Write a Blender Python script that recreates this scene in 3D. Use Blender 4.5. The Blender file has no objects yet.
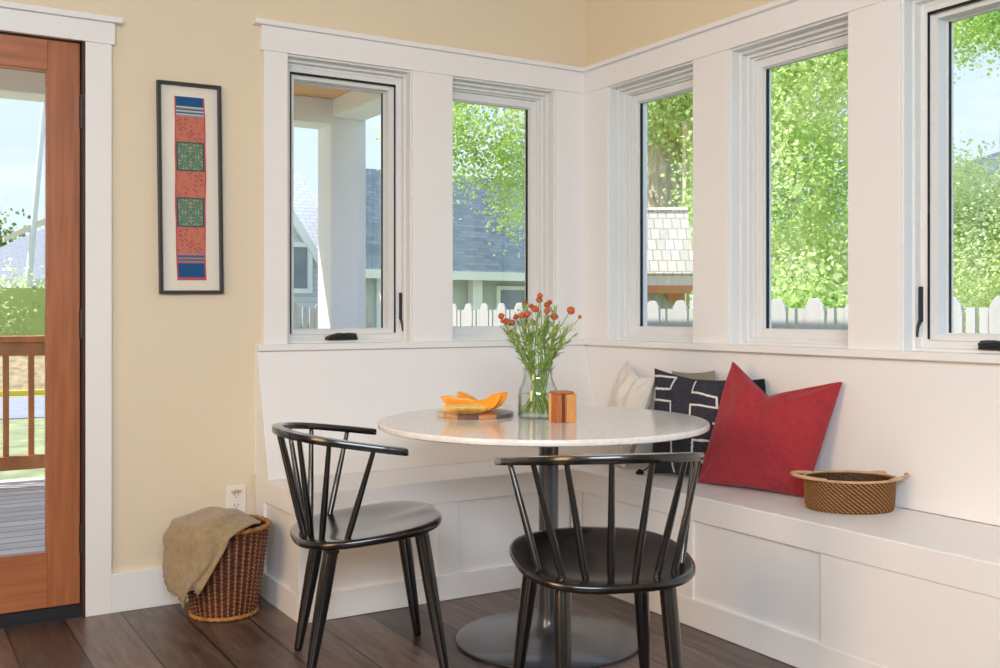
import bpy, math, random
import numpy as np
from mathutils import Vector, Matrix

random.seed(7)
rng = np.random.default_rng(7)
sc = bpy.context.scene
COL = sc.collection
PI = math.pi
rad = math.radians

# ------------------------------------------------------------------ camera
CAM = (-2.8454, -3.9156, 1.095)
YAW = 31.294
cd = bpy.data.cameras.new('camera')
cam = bpy.data.objects.new('camera', cd)
COL.objects.link(cam)
cam.location = CAM
cam.rotation_euler = (PI / 2, 0, -rad(YAW))
cd.sensor_width = 36.0
cd.sensor_fit = 'HORIZONTAL'
cd.lens = 36.0 * 1022.9 / 1000.0
cd.shift_y = -(334.0 - 312.5) / 1000.0
cd.clip_start = 0.05
cd.clip_end = 400
sc.camera = cam

# ------------------------------------------------------------------ world, sun, lamps, exposure
sc.view_settings.view_transform = 'Standard'
sc.view_settings.look = 'None'
sc.view_settings.gamma = 1.0
sc.view_settings.use_curve_mapping = False
sc.view_settings.exposure = 0.24

w = bpy.data.worlds.new('world')
sc.world = w
w.use_nodes = True
wn = w.node_tree
wn.nodes.clear()
# clear pale sky: brighter milky blue at the horizon, deeper blue overhead, a few soft clouds
geo = wn.nodes.new('ShaderNodeTexCoord')
sep = wn.nodes.new('ShaderNodeSeparateXYZ')
wn.links.new(geo.outputs['Generated'], sep.inputs['Vector'])
skr = wn.nodes.new('ShaderNodeValToRGB')
for pos, c in ((0.0, (0.70, 0.76, 0.83)), (0.12, (0.60, 0.71, 0.86)), (0.45, (0.46, 0.64, 0.93))):
    el = skr.color_ramp.elements.new(pos) if pos not in (0.0,) else skr.color_ramp.elements[0]
    el.position = pos
    el.color = (*c, 1)
skr.color_ramp.elements[-1].color = (0.36, 0.58, 0.98, 1)
wn.links.new(sep.outputs['Z'], skr.inputs['Fac'])
cmap = wn.nodes.new('ShaderNodeMapping')
cmap.inputs['Scale'].default_value = (1.6, 1.6, 5.0)
wn.links.new(geo.outputs['Generated'], cmap.inputs['Vector'])
cn = wn.nodes.new('ShaderNodeTexNoise')
cn.inputs['Scale'].default_value = 2.4
cn.inputs['Detail'].default_value = 6
wn.links.new(cmap.outputs['Vector'], cn.inputs['Vector'])
ccr = wn.nodes.new('ShaderNodeValToRGB')
ccr.color_ramp.elements[0].position = 0.54
ccr.color_ramp.elements[1].position = 0.88
wn.links.new(cn.outputs['Fac'], ccr.inputs['Fac'])
cmx = wn.nodes.new('ShaderNodeMixRGB')
cmx.inputs['Color2'].default_value = (1.0, 1.0, 1.0, 1)
wn.links.new(ccr.outputs['Color'], cmx.inputs['Fac'])
wn.links.new(skr.outputs['Color'], cmx.inputs['Color1'])
bg = wn.nodes.new('ShaderNodeBackground')
bg.inputs['Strength'].default_value = 1.25
wo = wn.nodes.new('ShaderNodeOutputWorld')
wn.links.new(cmx.outputs['Color'], bg.inputs['Color'])
wn.links.new(bg.outputs['Background'], wo.inputs['Surface'])


def lamp(name, kind, loc, energy, color, size=None, size_y=None, aim=None):
    d = bpy.data.lights.new(name, kind)
    d.energy = energy
    d.color = color
    if kind == 'AREA':
        d.shape = 'RECTANGLE'
        d.size = size
        d.size_y = size_y or size
    o = bpy.data.objects.new(name, d)
    COL.objects.link(o)
    o.location = loc
    if aim is not None:
        v = Vector(aim) - Vector(loc)
        o.rotation_euler = v.to_track_quat('-Z', 'Y').to_euler()
    return o


sun = lamp('sun', 'SUN', (-12, 8, 16), 6.6, (1.0, 0.95, 0.87), aim=(-12 + 0.83, 8 - 0.46, 16 - 1.22))
sun.data.angle = rad(0.6)
warm = lamp('warm_room_lamp_light', 'AREA', (-5.2, -2.3, 1.9), 30, (1.0, 0.66, 0.38), 1.4, 2.4, aim=(-1.0, -1.9, 0.3))
warm.data.spread = rad(100)
lamp('cool_fill_light', 'AREA', (-3.75, -5.4, 2.55), 235, (0.80, 0.89, 1.0), 2.6, 1.6, aim=(-1.3, -1.2, 0.4))  # added bluish fill from high behind the camera; no window stands there
for nm, loc, aim, sx, sy in (('portal_light', (-0.85, 0.19, 1.55), (-0.85, -1, 1.55), 1.5, 1.2),
                             ('portal_light', (0.19, -1.25, 1.55), (-1, -1.25, 1.55), 2.3, 1.2),
                             ('portal_light', (-2.67, 0.19, 1.05), (-2.67, -1, 1.05), 0.9, 2.0)):
    po = lamp(nm, 'AREA', loc, 1.0, (1, 1, 1), sx, sy, aim=aim)
    po.data.cycles.is_portal = True

try:
    sc.cycles.use_denoising = True
    sc.cycles.max_bounces = 10
    sc.cycles.diffuse_bounces = 6
    sc.cycles.transparent_max_bounces = 16
    sc.cycles.sample_clamp_indirect = 6.0
    sc.cycles.caustics_reflective = False
    sc.cycles.caustics_refractive = False
except Exception:
    pass


# ------------------------------------------------------------------ materials
def lin(r, g, b):
    def f(c):
        c = c / 255.0
        return c / 12.92 if c <= 0.04045 else ((c + 0.055) / 1.055) ** 2.4
    return (f(r), f(g), f(b), 1.0)


MATS = {}


def mat(name, col, rough=0.5, spec=0.5, bump=None, noise=None, coat=0.0, metal=0.0, sheen=0.0):
    """col: sRGB 0-255; noise=(scale, amount, stretch) varies the colour; bump=(scale, strength, stretch)."""
    if name in MATS:
        return MATS[name]
    m = bpy.data.materials.new(name)
    m.use_nodes = True
    nt = m.node_tree
    b = nt.nodes['Principled BSDF']
    b.inputs['Base Color'].default_value = lin(*col)
    b.inputs['Roughness'].default_value = rough
    b.inputs['Specular IOR Level'].default_value = spec
    b.inputs['Metallic'].default_value = metal
    b.inputs['Coat Weight'].default_value = coat
    b.inputs['Sheen Weight'].default_value = sheen
    tc = nt.nodes.new('ShaderNodeTexCoord')

    def mapped(stretch):
        mp = nt.nodes.new('ShaderNodeMapping')
        mp.inputs['Scale'].default_value = stretch
        nt.links.new(tc.outputs['Object'], mp.inputs['Vector'])
        return mp
    if noise:
        s, amt, st = noise
        mp = mapped(st)
        n = nt.nodes.new('ShaderNodeTexNoise')
        n.inputs['Scale'].default_value = s
        n.inputs['Detail'].default_value = 5
        nt.links.new(mp.outputs['Vector'], n.inputs['Vector'])
        cr = nt.nodes.new('ShaderNodeValToRGB')
        c = lin(*col)
        cr.color_ramp.elements[0].position = 0.3
        cr.color_ramp.elements[1].position = 0.7
        cr.color_ramp.elements[0].color = tuple(max(0, x * (1 - amt)) for x in c[:3]) + (1,)
        cr.color_ramp.elements[1].color = tuple(min(1, x * (1 + amt)) for x in c[:3]) + (1,)
        nt.links.new(n.outputs['Fac'], cr.inputs['Fac'])
        nt.links.new(cr.outputs['Color'], b.inputs['Base Color'])
    if bump:
        s, strg, st = bump
        mp = mapped(st)
        n = nt.nodes.new('ShaderNodeTexNoise')
        n.inputs['Scale'].default_value = s
        n.inputs['Detail'].default_value = 4
        nt.links.new(mp.outputs['Vector'], n.inputs['Vector'])
        bp = nt.nodes.new('ShaderNodeBump')
        bp.inputs['Strength'].default_value = strg
        bp.inputs['Distance'].default_value = 0.004
        nt.links.new(n.outputs['Fac'], bp.inputs['Height'])
        nt.links.new(bp.outputs['Normal'], b.inputs['Normal'])
    b.inputs['Coat Roughness'].default_value = 0.14
    b.inputs['Coat IOR'].default_value = 1.5
    MATS[name] = m
    return m


def attr_mat(name, rough=0.8, bump=None):
    if name in MATS:
        return MATS[name]
    m = mat(name, (200, 200, 200), rough, 0.3, bump=bump)
    nt = m.node_tree
    a = nt.nodes.new('ShaderNodeAttribute')
    a.attribute_name = 'Col'
    nt.links.new(a.outputs['Color'], nt.nodes['Principled BSDF'].inputs['Base Color'])
    return m


def glass_mat(name, tint=(1, 1, 1), refl=1.0, ior=1.45):
    m = bpy.data.materials.new(name)
    m.use_nodes = True
    nt = m.node_tree
    nt.nodes.clear()
    t = nt.nodes.new('ShaderNodeBsdfTransparent')
    t.inputs['Color'].default_value = (*tint, 1)
    g = nt.nodes.new('ShaderNodeBsdfGlossy')
    g.inputs['Roughness'].default_value = 0.0
    g.inputs['Color'].default_value = (refl, refl, refl, 1)
    lw = nt.nodes.new('ShaderNodeLayerWeight')
    lw.inputs['Blend'].default_value = 0.5
    pw = nt.nodes.new('ShaderNodeMath')
    pw.operation = 'POWER'
    pw.inputs[1].default_value = 5.0
    nt.links.new(lw.outputs['Facing'], pw.inputs[0])
    fr = nt.nodes.new('ShaderNodeMath')
    fr.operation = 'MULTIPLY_ADD'
    f0 = ((ior - 1) / (ior + 1)) ** 2
    fr.inputs[1].default_value = 1 - f0
    fr.inputs[2].default_value = f0
    nt.links.new(pw.outputs['Value'], fr.inputs[0])
    mx = nt.nodes.new('ShaderNodeMixShader')
    o = nt.nodes.new('ShaderNodeOutputMaterial')
    nt.links.new(fr.outputs['Value'], mx.inputs['Fac'])
    nt.links.new(t.outputs['BSDF'], mx.inputs[1])
    nt.links.new(g.outputs['BSDF'], mx.inputs[2])
    nt.links.new(mx.outputs['Shader'], o.inputs['Surface'])
    MATS[name] = m
    return m


def jar_mat(name):
    """clear glass whose tint deepens towards the grazing edge, as thick glass does."""
    m = glass_mat(name, (1, 1, 1), 1.0, 1.5)
    nt = m.node_tree
    lw = [n for n in nt.nodes if n.type == 'LAYER_WEIGHT'][0]
    t = [n for n in nt.nodes if n.type == 'BSDF_TRANSPARENT'][0]
    [n for n in nt.nodes if n.type == 'MATH' and n.operation == 'POWER'][0].inputs[1].default_value = 4.0
    cr = nt.nodes.new('ShaderNodeValToRGB')
    e = cr.color_ramp.elements
    e[0].position = 0.45
    e[0].color = (0.96, 0.975, 0.965, 1)
    e[1].position = 0.95
    e[1].color = (0.42, 0.50, 0.47, 1)
    nt.links.new(lw.outputs['Facing'], cr.inputs['Fac'])
    nt.links.new(cr.outputs['Color'], t.inputs['Color'])
    return m


def leaf_mat(name, c1, c2, c3, scale=2.2, trans=0.6):
    m = bpy.data.materials.new(name)
    m.use_nodes = True
    nt = m.node_tree
    nt.nodes.clear()
    tc = nt.nodes.new('ShaderNodeTexCoord')
    n = nt.nodes.new('ShaderNodeTexNoise')
    n.inputs['Scale'].default_value = scale
    n.inputs['Detail'].default_value = 6
    n.inputs['Roughness'].default_value = 0.75
    nt.links.new(tc.outputs['Object'], n.inputs['Vector'])
    cr = nt.nodes.new('ShaderNodeValToRGB')
    e = cr.color_ramp.elements
    n2 = nt.nodes.new('ShaderNodeTexNoise')  # broad noise puts bright and shaded patches into the leaf colour
    n2.inputs['Scale'].default_value = 0.9
    n2.inputs['Detail'].default_value = 2
    nt.links.new(tc.outputs['Object'], n2.inputs['Vector'])
    av = nt.nodes.new('ShaderNodeMath')
    av.operation = 'MULTIPLY_ADD'
    av.inputs[1].default_value = 0.55
    hv = nt.nodes.new('ShaderNodeMath')
    hv.operation = 'MULTIPLY'
    hv.inputs[1].default_value = 0.5
    nt.links.new(n.outputs['Fac'], hv.inputs[0])
    nt.links.new(n2.outputs['Fac'], av.inputs[0])
    nt.links.new(hv.outputs['Value'], av.inputs[2])
    e[0].position = 0.38
    e[0].color = lin(*c1)
    e[1].position = 0.62
    e[1].color = lin(*c3)
    k = e.new(0.5)
    k.color = lin(*c2)
    nt.links.new(av.outputs['Value'], cr.inputs['Fac'])
    d = nt.nodes.new('ShaderNodeBsdfDiffuse')
    t = nt.nodes.new('ShaderNodeBsdfTranslucent')
    nt.links.new(cr.outputs['Color'], d.inputs['Color'])
    nt.links.new(cr.outputs['Color'], t.inputs['Color'])
    mx = nt.nodes.new('ShaderNodeMixShader')
    mx.inputs['Fac'].default_value = trans
    nt.links.new(d.outputs['BSDF'], mx.inputs[1])
    nt.links.new(t.outputs['BSDF'], mx.inputs[2])
    o = nt.nodes.new('ShaderNodeOutputMaterial')
    nt.links.new(mx.outputs['Shader'], o.inputs['Surface'])
    MATS[name] = m
    return m


def plank_mat(name, dark, mid, light, plank_w, plank_l, axis='Y', rough=0.35, gap=0.004, coord='Object', bumpk=0.25):
    """Wood boards: brick texture for the boards, stretched noise for the grain. Boards run along `axis`."""
    m = bpy.data.materials.new(name)
    m.use_nodes = True
    nt = m.node_tree
    b = nt.nodes['Principled BSDF']
    tc = nt.nodes.new('ShaderNodeTexCoord')
    mp = nt.nodes.new('ShaderNodeMapping')
    if axis == 'Y':
        mp.inputs['Rotation'].default_value = (0, 0, PI / 2)
    nt.links.new(tc.outputs[coord], mp.inputs['Vector'])
    br = nt.nodes.new('ShaderNodeTexBrick')
    br.offset = 0.37
    br.inputs['Scale'].default_value = 1.0
    br.inputs['Brick Width'].default_value = plank_l
    br.inputs['Row Height'].default_value = plank_w
    br.inputs['Mortar Size'].default_value = gap
    br.inputs['Mortar Smooth'].default_value = 0.1
    br.inputs['Bias'].default_value = 0.0
    br.inputs['Color1'].default_value = (0, 0, 0, 1)
    br.inputs['Color2'].default_value = (1, 1, 1, 1)
    br.inputs['Mortar'].default_value = (0.5, 0.5, 0.5, 1)
    nt.links.new(mp.outputs['Vector'], br.inputs['Vector'])
    mg = nt.nodes.new('ShaderNodeMapping')
    mg.inputs['Scale'].default_value = (1.6, 14, 14)
    nt.links.new(mp.outputs['Vector'], mg.inputs['Vector'])
    n = nt.nodes.new('ShaderNodeTexNoise')
    n.inputs['Scale'].default_value = 2.2
    n.inputs['Detail'].default_value = 8
    n.inputs['Roughness'].default_value = 0.62
    n.inputs['Distortion'].default_value = 0.8
    nt.links.new(mg.outputs['Vector'], n.inputs['Vector'])
    add = nt.nodes.new('ShaderNodeMath')
    add.operation = 'MULTIPLY_ADD'
    add.inputs[1].default_value = 0.35
    nt.links.new(br.outputs['Color'], add.inputs[0])
    sub = nt.nodes.new('ShaderNodeMath')
    sub.operation = 'MULTIPLY_ADD'
    sub.inputs[1].default_value = 1.0
    sub.inputs[2].default_value = -0.17
    nt.links.new(n.outputs['Fac'], sub.inputs[0])
    nt.links.new(sub.outputs['Value'], add.inputs[2])
    cr = nt.nodes.new('ShaderNodeValToRGB')
    e = cr.color_ramp.elements
    e[0].position = 0.25
    e[0].color = lin(*dark)
    e[1].position = 0.75
    e[1].color = lin(*light)
    e.new(0.5).color = lin(*mid)
    nt.links.new(add.outputs['Value'], cr.inputs['Fac'])
    mx = nt.nodes.new('ShaderNodeMixRGB')
    mx.inputs['Color2'].default_value = tuple(x * 0.55 for x in lin(*dark)[:3]) + (1,)
    nt.links.new(br.outputs['Fac'], mx.inputs['Fac'])
    nt.links.new(cr.outputs['Color'], mx.inputs['Color1'])
    nt.links.new(mx.outputs['Color'], b.inputs['Base Color'])
    b.inputs['Roughness'].default_value = rough
    bp = nt.nodes.new('ShaderNodeBump')
    bp.inputs['Strength'].default_value = bumpk
    bp.inputs['Distance'].default_value = 0.003
    iv = nt.nodes.new('ShaderNodeMath')
    iv.operation = 'SUBTRACT'
    nt.links.new(n.outputs['Fac'], iv.inputs[0])
    nt.links.new(br.outputs['Fac'], iv.inputs[1])
    nt.links.new(iv.outputs['Value'], bp.inputs['Height'])
    nt.links.new(bp.outputs['Normal'], b.inputs['Normal'])
    MATS[name] = m
    return m


def marble_mat():
    m = mat('white_quartz', (226, 224, 222), 0.12, 0.5)
    nt = m.node_tree
    b = nt.nodes['Principled BSDF']
    tc = nt.nodes['Texture Coordinate']
    n = nt.nodes.new('ShaderNodeTexNoise')
    n.inputs['Scale'].default_value = 60
    n.inputs['Detail'].default_value = 8
    nt.links.new(tc.outputs['Object'], n.inputs['Vector'])
    cr = nt.nodes.new('ShaderNodeValToRGB')
    e = cr.color_ramp.elements
    e[0].position = 0.35
    e[0].color = lin(222, 220, 218)
    e[1].position = 0.6
    e[1].color = lin(232, 230, 228)
    nt.links.new(n.outputs['Fac'], cr.inputs['Fac'])
    nt.links.new(cr.outputs['Color'], b.inputs['Base Color'])
    return m


M_wall = mat('beige_wall_paint', (224, 210, 184), 0.75, 0.25, bump=(140, 0.05, (1, 1, 1)))
M_trim = mat('white_trim_paint', (234, 233, 232), 0.38, 0.4)
M_ceil = mat('ceiling_paint', (238, 234, 226), 0.8, 0.2)
M_sash = mat('white_window_frame', (226, 227, 226), 0.4, 0.4)
M_gask = mat('black_gasket', (28, 30, 34), 0.6, 0.3)
M_black = mat('black_hardware', (32, 33, 36), 0.45, 0.5)
M_floor = plank_mat('dark_oak_floor', (50, 40, 36), (84, 67, 59), (118, 98, 88), 0.19, 1.9, 'Y', 0.32)
M_glass = glass_mat('window_glass', (0.97, 0.985, 0.98), 0.8)

M_water = glass_mat('vase_water', (0.95, 0.975, 0.95), 0.6, 1.2)
M_fir = mat('fir_door_wood', (164, 100, 64), 0.32, 0.5, noise=(5, 0.22, (9, 9, 0.6)), bump=(20, 0.06, (8, 8, 0.5)))
M_firh = mat('fir_rail_wood', (168, 104, 66), 0.32, 0.5, noise=(5, 0.22, (0.6, 9, 9)), bump=(20, 0.06, (0.5, 8, 8)))
M_chair = mat('black_lacquered_wood', (9, 9, 11), 0.24, 0.5, noise=(6, 0.2, (1, 1, 1)), coat=0.7)
M_steel = mat('charcoal_powder_coat', (56, 61, 68), 0.32, 0.6, coat=0.8)
M_marble = marble_mat()


M_jar = jar_mat('clear_jar_glass')

# ------------------------------------------------------------------ mesh builder
class MB:
    def __init__(s):
        s.v = []
        s.f = []
        s.m = []

    def quadgrid(s, P, close_u=False, close_v=False, mi=0, flip=False, face_mi=None):
        """P: array (nu, nv, 3)."""
        P = np.asarray(P, float)
        nu, nv = P.shape[:2]
        o = len(s.v)
        s.v.extend(map(tuple, P.reshape(-1, 3)))
        for i in range(nu if close_u else nu - 1):
            for j in range(nv if close_v else nv - 1):
                a, b = i, (i + 1) % nu
                c, d = j, (j + 1) % nv
                q = [o + a * nv + c, o + b * nv + c, o + b * nv + d, o + a * nv + d]
                s.f.append(q[::-1] if flip else q)
                s.m.append(face_mi[i][j] if face_mi is not None else mi)
        return s

    def box(s, x0, x1, y0, y1, z0, z1, mi=0):
        x0, x1 = sorted((x0, x1))
        y0, y1 = sorted((y0, y1))
        z0, z1 = sorted((z0, z1))
        o = len(s.v)
        s.v.extend([(x, y, z) for z in (z0, z1) for y in (y0, y1) for x in (x0, x1)])
        for q in ((0, 2, 3, 1), (4, 5, 7, 6), (0, 1, 5, 4), (2, 6, 7, 3), (0, 4, 6, 2), (1, 3, 7, 5)):
            s.f.append([o + k for k in q])
            s.m.append(mi)
        return s

    def prism(s, poly, axis, a0, a1, mi=0):
        """poly: 2D points; extruded along axis 'x','y','z' from a0 to a1."""
        def pt(p, a):
            return {'x': (a, p[0], p[1]), 'y': (p[0], a, p[1]), 'z': (p[0], p[1], a)}[axis]
        o = len(s.v)
        n = len(poly)
        s.v.extend([pt(p, a0) for p in poly] + [pt(p, a1) for p in poly])
        s.f.append([o + k for k in range(n)][::-1])
        s.f.append([o + n + k for k in range(n)])
        s.m += [mi, mi]
        for k in range(n):
            s.f.append([o + k, o + (k + 1) % n, o + n + (k + 1) % n, o + n + k])
            s.m.append(mi)
        return s

    def tube(s, pts, radii, n=10, closed=False, mi=0, caps=True, flat=None):
        pts = np.asarray(pts, float)
        k = len(pts)
        if np.isscalar(radii):
            radii = [radii] * k
        T = np.zeros_like(pts)
        for i in range(k):
            a = pts[(i - 1) % k] if (closed or i > 0) else pts[i]
            b = pts[(i + 1) % k] if (closed or i < k - 1) else pts[i]
            d = b - a
            T[i] = d / (np.linalg.norm(d) + 1e-12)
        up = np.array([0, 0, 1.0]) if abs(T[0][2]) < 0.9 else np.array([1.0, 0, 0])
        N = np.cross(up, T[0])
        N /= np.linalg.norm(N)
        rings = []
        for i in range(k):
            N = N - T[i] * (N @ T[i])
            N /= (np.linalg.norm(N) + 1e-12)
            B = np.cross(T[i], N)
            ra = radii[i]
            ru, rv = (ra, ra) if np.isscalar(ra) else ra
            rings.append([pts[i] + N * math.cos(t) * ru + B * math.sin(t) * rv for t in np.linspace(0, 2 * PI, n, endpoint=False)])
        o = len(s.v)
        s.quadgrid(rings, close_u=closed, close_v=True, mi=mi, flip=True)
        if caps and not closed:
            s.f.append([o + j for j in range(n)])
            s.f.append([o + (k - 1) * n + j for j in range(n)][::-1])
            s.m += [mi, mi]
        return s

    def lathe(s, prof, c=(0, 0, 0), n=48, mi=0, sx=1.0, sy=1.0, rot=0.0):
        R = []
        for r, z in prof:
            R.append([(c[0] + (r * sx * math.cos(t)) * math.cos(rot) - (r * sy * math.sin(t)) * math.sin(rot),
                       c[1] + (r * sx * math.cos(t)) * math.sin(rot) + (r * sy * math.sin(t)) * math.cos(rot), c[2] + z)
                      for t in np.linspace(0, 2 * PI, n, endpoint=False)])
        s.quadgrid(R, close_v=True, mi=mi, flip=True)
        return s

    def disc(s, c, r, n=48, mi=0, down=False):
        o = len(s.v)
        s.v.extend([(c[0] + r * math.cos(t), c[1] + r * math.sin(t), c[2]) for t in np.linspace(0, 2 * PI, n, endpoint=False)])
        q = [o + k for k in range(n)]
        s.f.append(q[::-1] if down else q)
        s.m.append(mi)
        return s

    def xf(s, M, start=0):
        M = Matrix(M)
        for i in range(start, len(s.v)):
            s.v[i] = tuple(M @ Vector(s.v[i]))
        return s

    def build(s, name, mats, parent=None, smooth=None, bevel=0.0, kind=None, label=None, local=False):
        me = bpy.data.meshes.new(name)
        vs = s.v
        if parent is not None and not local:
            off = origin_of(parent)
            vs = [(x - off[0], y - off[1], z - off[2]) for x, y, z in vs]
        me.from_pydata([tuple(map(float, v)) for v in vs], [], s.f)
        if not isinstance(mats, (list, tuple)):
            mats = [mats]
        for m in mats:
            me.materials.append(m)
        if len(mats) > 1:
            me.polygons.foreach_set('material_index', s.m)
        if smooth is not None:
            me.polygons.foreach_set('use_smooth', [True] * len(me.polygons))
            if smooth < 180:
                me.set_sharp_from_angle(angle=rad(smooth))
        me.update()
        o = bpy.data.objects.new(name, me)
        COL.objects.link(o)
        if parent is not None:
            o.parent = parent
        if bevel:
            b = o.modifiers.new('bevel', 'BEVEL')
            b.width = bevel
            b.segments = 2
            b.limit_method = 'ANGLE'
            b.angle_limit = rad(40)
        if kind:
            o['kind'] = kind
        if label:
            o['label'] = label
        return o


def origin_of(o):
    p = Vector(o.location)
    while o.parent is not None:
        o = o.parent
        p = p + Vector(o.location)
    return p


def thing(name, label, cat, loc=(0, 0, 0), rz=0.0, group=None):
    o = bpy.data.objects.new(name, None)
    o.empty_display_size = 0.05
    COL.objects.link(o)
    o.location = loc
    o.rotation_euler = (0, 0, rz)
    tag(o, label, cat, group)
    return o


def tag(o, label, cat, group=None):
    o['label'] = label
    o['category'] = cat
    if group:
        o['group'] = group
    return o


def dup(root, loc, rz, label):
    r = root.copy()
    COL.objects.link(r)
    r.location = loc
    r.rotation_euler = (0, 0, rz)
    r['label'] = label
    for ch in list(root.children):
        c = ch.copy()
        COL.objects.link(c)
        c.parent = r
        for g in ch.children:
            d = g.copy()
            COL.objects.link(d)
            d.parent = c
    return r


def catmull(P, n):
    P = np.asarray(P, float)
    Q = np.vstack([2 * P[0] - P[1], P, 2 * P[-1] - P[-2]])
    out = []
    for i in range(len(P) - 1):
        p0, p1, p2, p3 = Q[i:i + 4]
        for t in np.linspace(0, 1, n, endpoint=False):
            out.append(0.5 * ((2 * p1) + (-p0 + p2) * t + (2 * p0 - 5 * p1 + 4 * p2 - p3) * t * t + (-p0 + 3 * p1 - 3 * p2 + p3) * t ** 3))
    out.append(P[-1])
    return np.array(out)


def set_colors(o, cols):
    """cols: (nverts, 3) linear."""
    me = o.data
    a = me.color_attributes.new('Col', 'FLOAT_COLOR', 'POINT')
    c = np.ones((len(me.vertices), 4), np.float32)
    c[:, :3] = cols
    a.data.foreach_set('color', c.ravel())


# ================================================================== ROOM SHELL
ZO, ZS, ZC, ZH = 2.126, 0.97, 2.242, 2.223      # opening head, stool top, cap top, header top
W1, W2 = (-1.4537, -0.8991), (-0.7059, -0.1616)
W3, W4, W5 = (-0.1773, -0.7513), (-0.9558, -1.5343), (-1.7435, -2.33)
CEIL = 2.78
TW = 0.20
GZ_ = -0.62

MB().box(-6.2, 0.2, -6.7, 0.2, -0.12, 0.0).build('floor', M_floor, kind='structure')
MB().box(-6.2, 0.2, -6.7, 0.2, CEIL, CEIL + 0.12).build('ceiling', M_ceil, kind='structure')

DX0, DX1 = -3.14, -2.209            # door opening
b = MB()
y0, y1 = 0.018, 0.018 + TW
for x0, x1, z0, z1 in ((-6.2, DX0, 0, CEIL), (DX0, DX1, 2.085, CEIL), (DX1, W1[0], 0, CEIL), (W1[0], 0.18, 0, ZS - 0.02),
                       (W1[0], 0.18, ZO, CEIL), (W1[1], W2[0], ZS - 0.02, ZO), (W2[1], 0.18, ZS - 0.02, ZO)):
    b.box(x0, x1, y0, y1, z0, z1)
b.build('wall_back', M_wall, kind='structure')
b = MB()
x0, x1 = 0.018, 0.018 + TW
for ya, yb, z0, z1 in ((0.018, -6.7, 0, ZS - 0.02), (0.018, -6.7, ZO, CEIL), (0.018, W3[0], ZS - 0.02, ZO), (W3[1], W4[0], ZS - 0.02, ZO),
                       (W4[1], W5[0], ZS - 0.02, ZO), (W5[1], -6.7, ZS - 0.02, ZO)):
    b.box(x0, x1, yb, ya, z0, z1)
b.build('wall_right', M_wall, kind='structure')
MB().box(-6.2, -6.04, -6.7, 0.018, 0, CEIL).build('wall_left', M_wall, kind='structure')
MB().box(-6.04, 0.018, -6.7, -6.54, 0, CEIL).build('wall_front', M_wall, kind='structure')

# casing field round the windows, one white field per wall
b = MB()
b.box(-1.55, W1[0], 0, 0.018, ZS, ZO).box(W1[1], W2[0], 0, 0.018, ZS, ZO).box(W2[1], 0.018, 0, 0.018, ZS, ZO)
b.box(-1.562, 0.018, -0.005, 0.018, ZO, ZH)
b.box(-1.592, 0.018, -0.026, 0.018, ZH, ZC)
b.box(-1.583, 0.018, 0, 0.018, 0.46, ZS - 0.026)
b.build('trim_1', M_trim, kind='structure', bevel=0.0015)
b = MB()
b.box(0, 0.018, W3[0], -0.0, ZS, ZO).box(0, 0.018, W4[0], W3[1], ZS, ZO).box(0, 0.018, W5[0], W4[1], ZS, ZO).box(0, 0.018, -2.45, W5[1], ZS, ZO)
b.box(-0.005, 0.018, -2.462, -0.005, ZO, ZH)
b.box(-0.026, 0.018, -2.49, -0.026, ZH, ZC)
b.box(0, 0.018, -6.54, 0, 0.46, ZS - 0.026)
b.build('trim_2', M_trim, kind='structure', bevel=0.0015)
# stools
MB().box(-1.580, 0.0, -0.028, 0.08, ZS - 0.026, ZS).build('trim_3', M_trim, kind='structure', bevel=0.003)
MB().box(-0.028, 0.08, -2.5, -0.028, ZS - 0.026, ZS).build('trim_4', M_trim, kind='structure', bevel=0.003)
# door casing
b = MB()
b.box(-2.209, -2.119, 0, 0.018, 0, 2.07).box(DX0 - 0.09, DX0, 0, 0.018, 0, 2.07)
b.box(DX0 - 0.10, -2.108, -0.005, 0.018, 2.07, 2.147)
b.box(DX0 - 0.125, -2.085, -0.024, 0.018, 2.147, 2.167)
b.build('trim_5', M_trim, kind='structure', bevel=0.0015)
MB().box(-2.119, -1.587, 0, 0.018, 0, 0.144).build('baseboard_back', M_trim, kind='structure', bevel=0.002)
MB().box(-6.04, DX0 - 0.09, 0, 0.018, 0, 0.144).build('baseboard_left', M_trim, kind='structure', bevel=0.002)


M_clad = mat('white_exterior_cladding', (236, 238, 242), 0.7, 0.2)
b = MB()
for x0, x1, z0, z1 in ((-6.2, DX0, GZ_, 3.0), (DX0, DX1, 2.085, 3.0), (DX1, W1[0], GZ_, 3.0), (W1[0], 0.235, GZ_, ZS - 0.02),
                       (W1[0], 0.235, ZO, 3.0), (W1[1], W2[0], ZS - 0.02, ZO), (W2[1], 0.235, ZS - 0.02, ZO)):
    b.box(x0, x1, 0.2185, 0.236, z0, z1)
for ya, yb, z0, z1 in ((0.2185, -6.7, GZ_, ZS - 0.02), (0.2185, -6.7, ZO, 3.0), (0.2185, W3[0], ZS - 0.02, ZO), (W3[1], W4[0], ZS - 0.02, ZO),
                       (W4[1], W5[0], ZS - 0.02, ZO), (W5[1], -6.7, ZS - 0.02, ZO)):
    b.box(0.2185, 0.235, yb, ya, z0, z1)
b.build('wall_exterior', M_clad, kind='structure')

# ------------------------------------------------------------------ windows
def ring(b, T, s0, s1, z0, z1, wd, d0, d1, mi=0):
    """rectangular frame, outer s0..s1, z0..z1, member width wd, depth d0..d1; T maps (s, d, z) to world."""
    for a0, a1, c0, c1 in ((s0, s0 + wd, z0, z1), (s1 - wd, s1, z0, z1), (s0 + wd, s1 - wd, z0, z0 + wd), (s0 + wd, s1 - wd, z1 - wd, z1)):
        p, q = T(a0, d0, c0), T(a1, d1, c1)
        b.box(p[0], q[0], p[1], q[1], p[2], q[2], mi)


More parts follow.
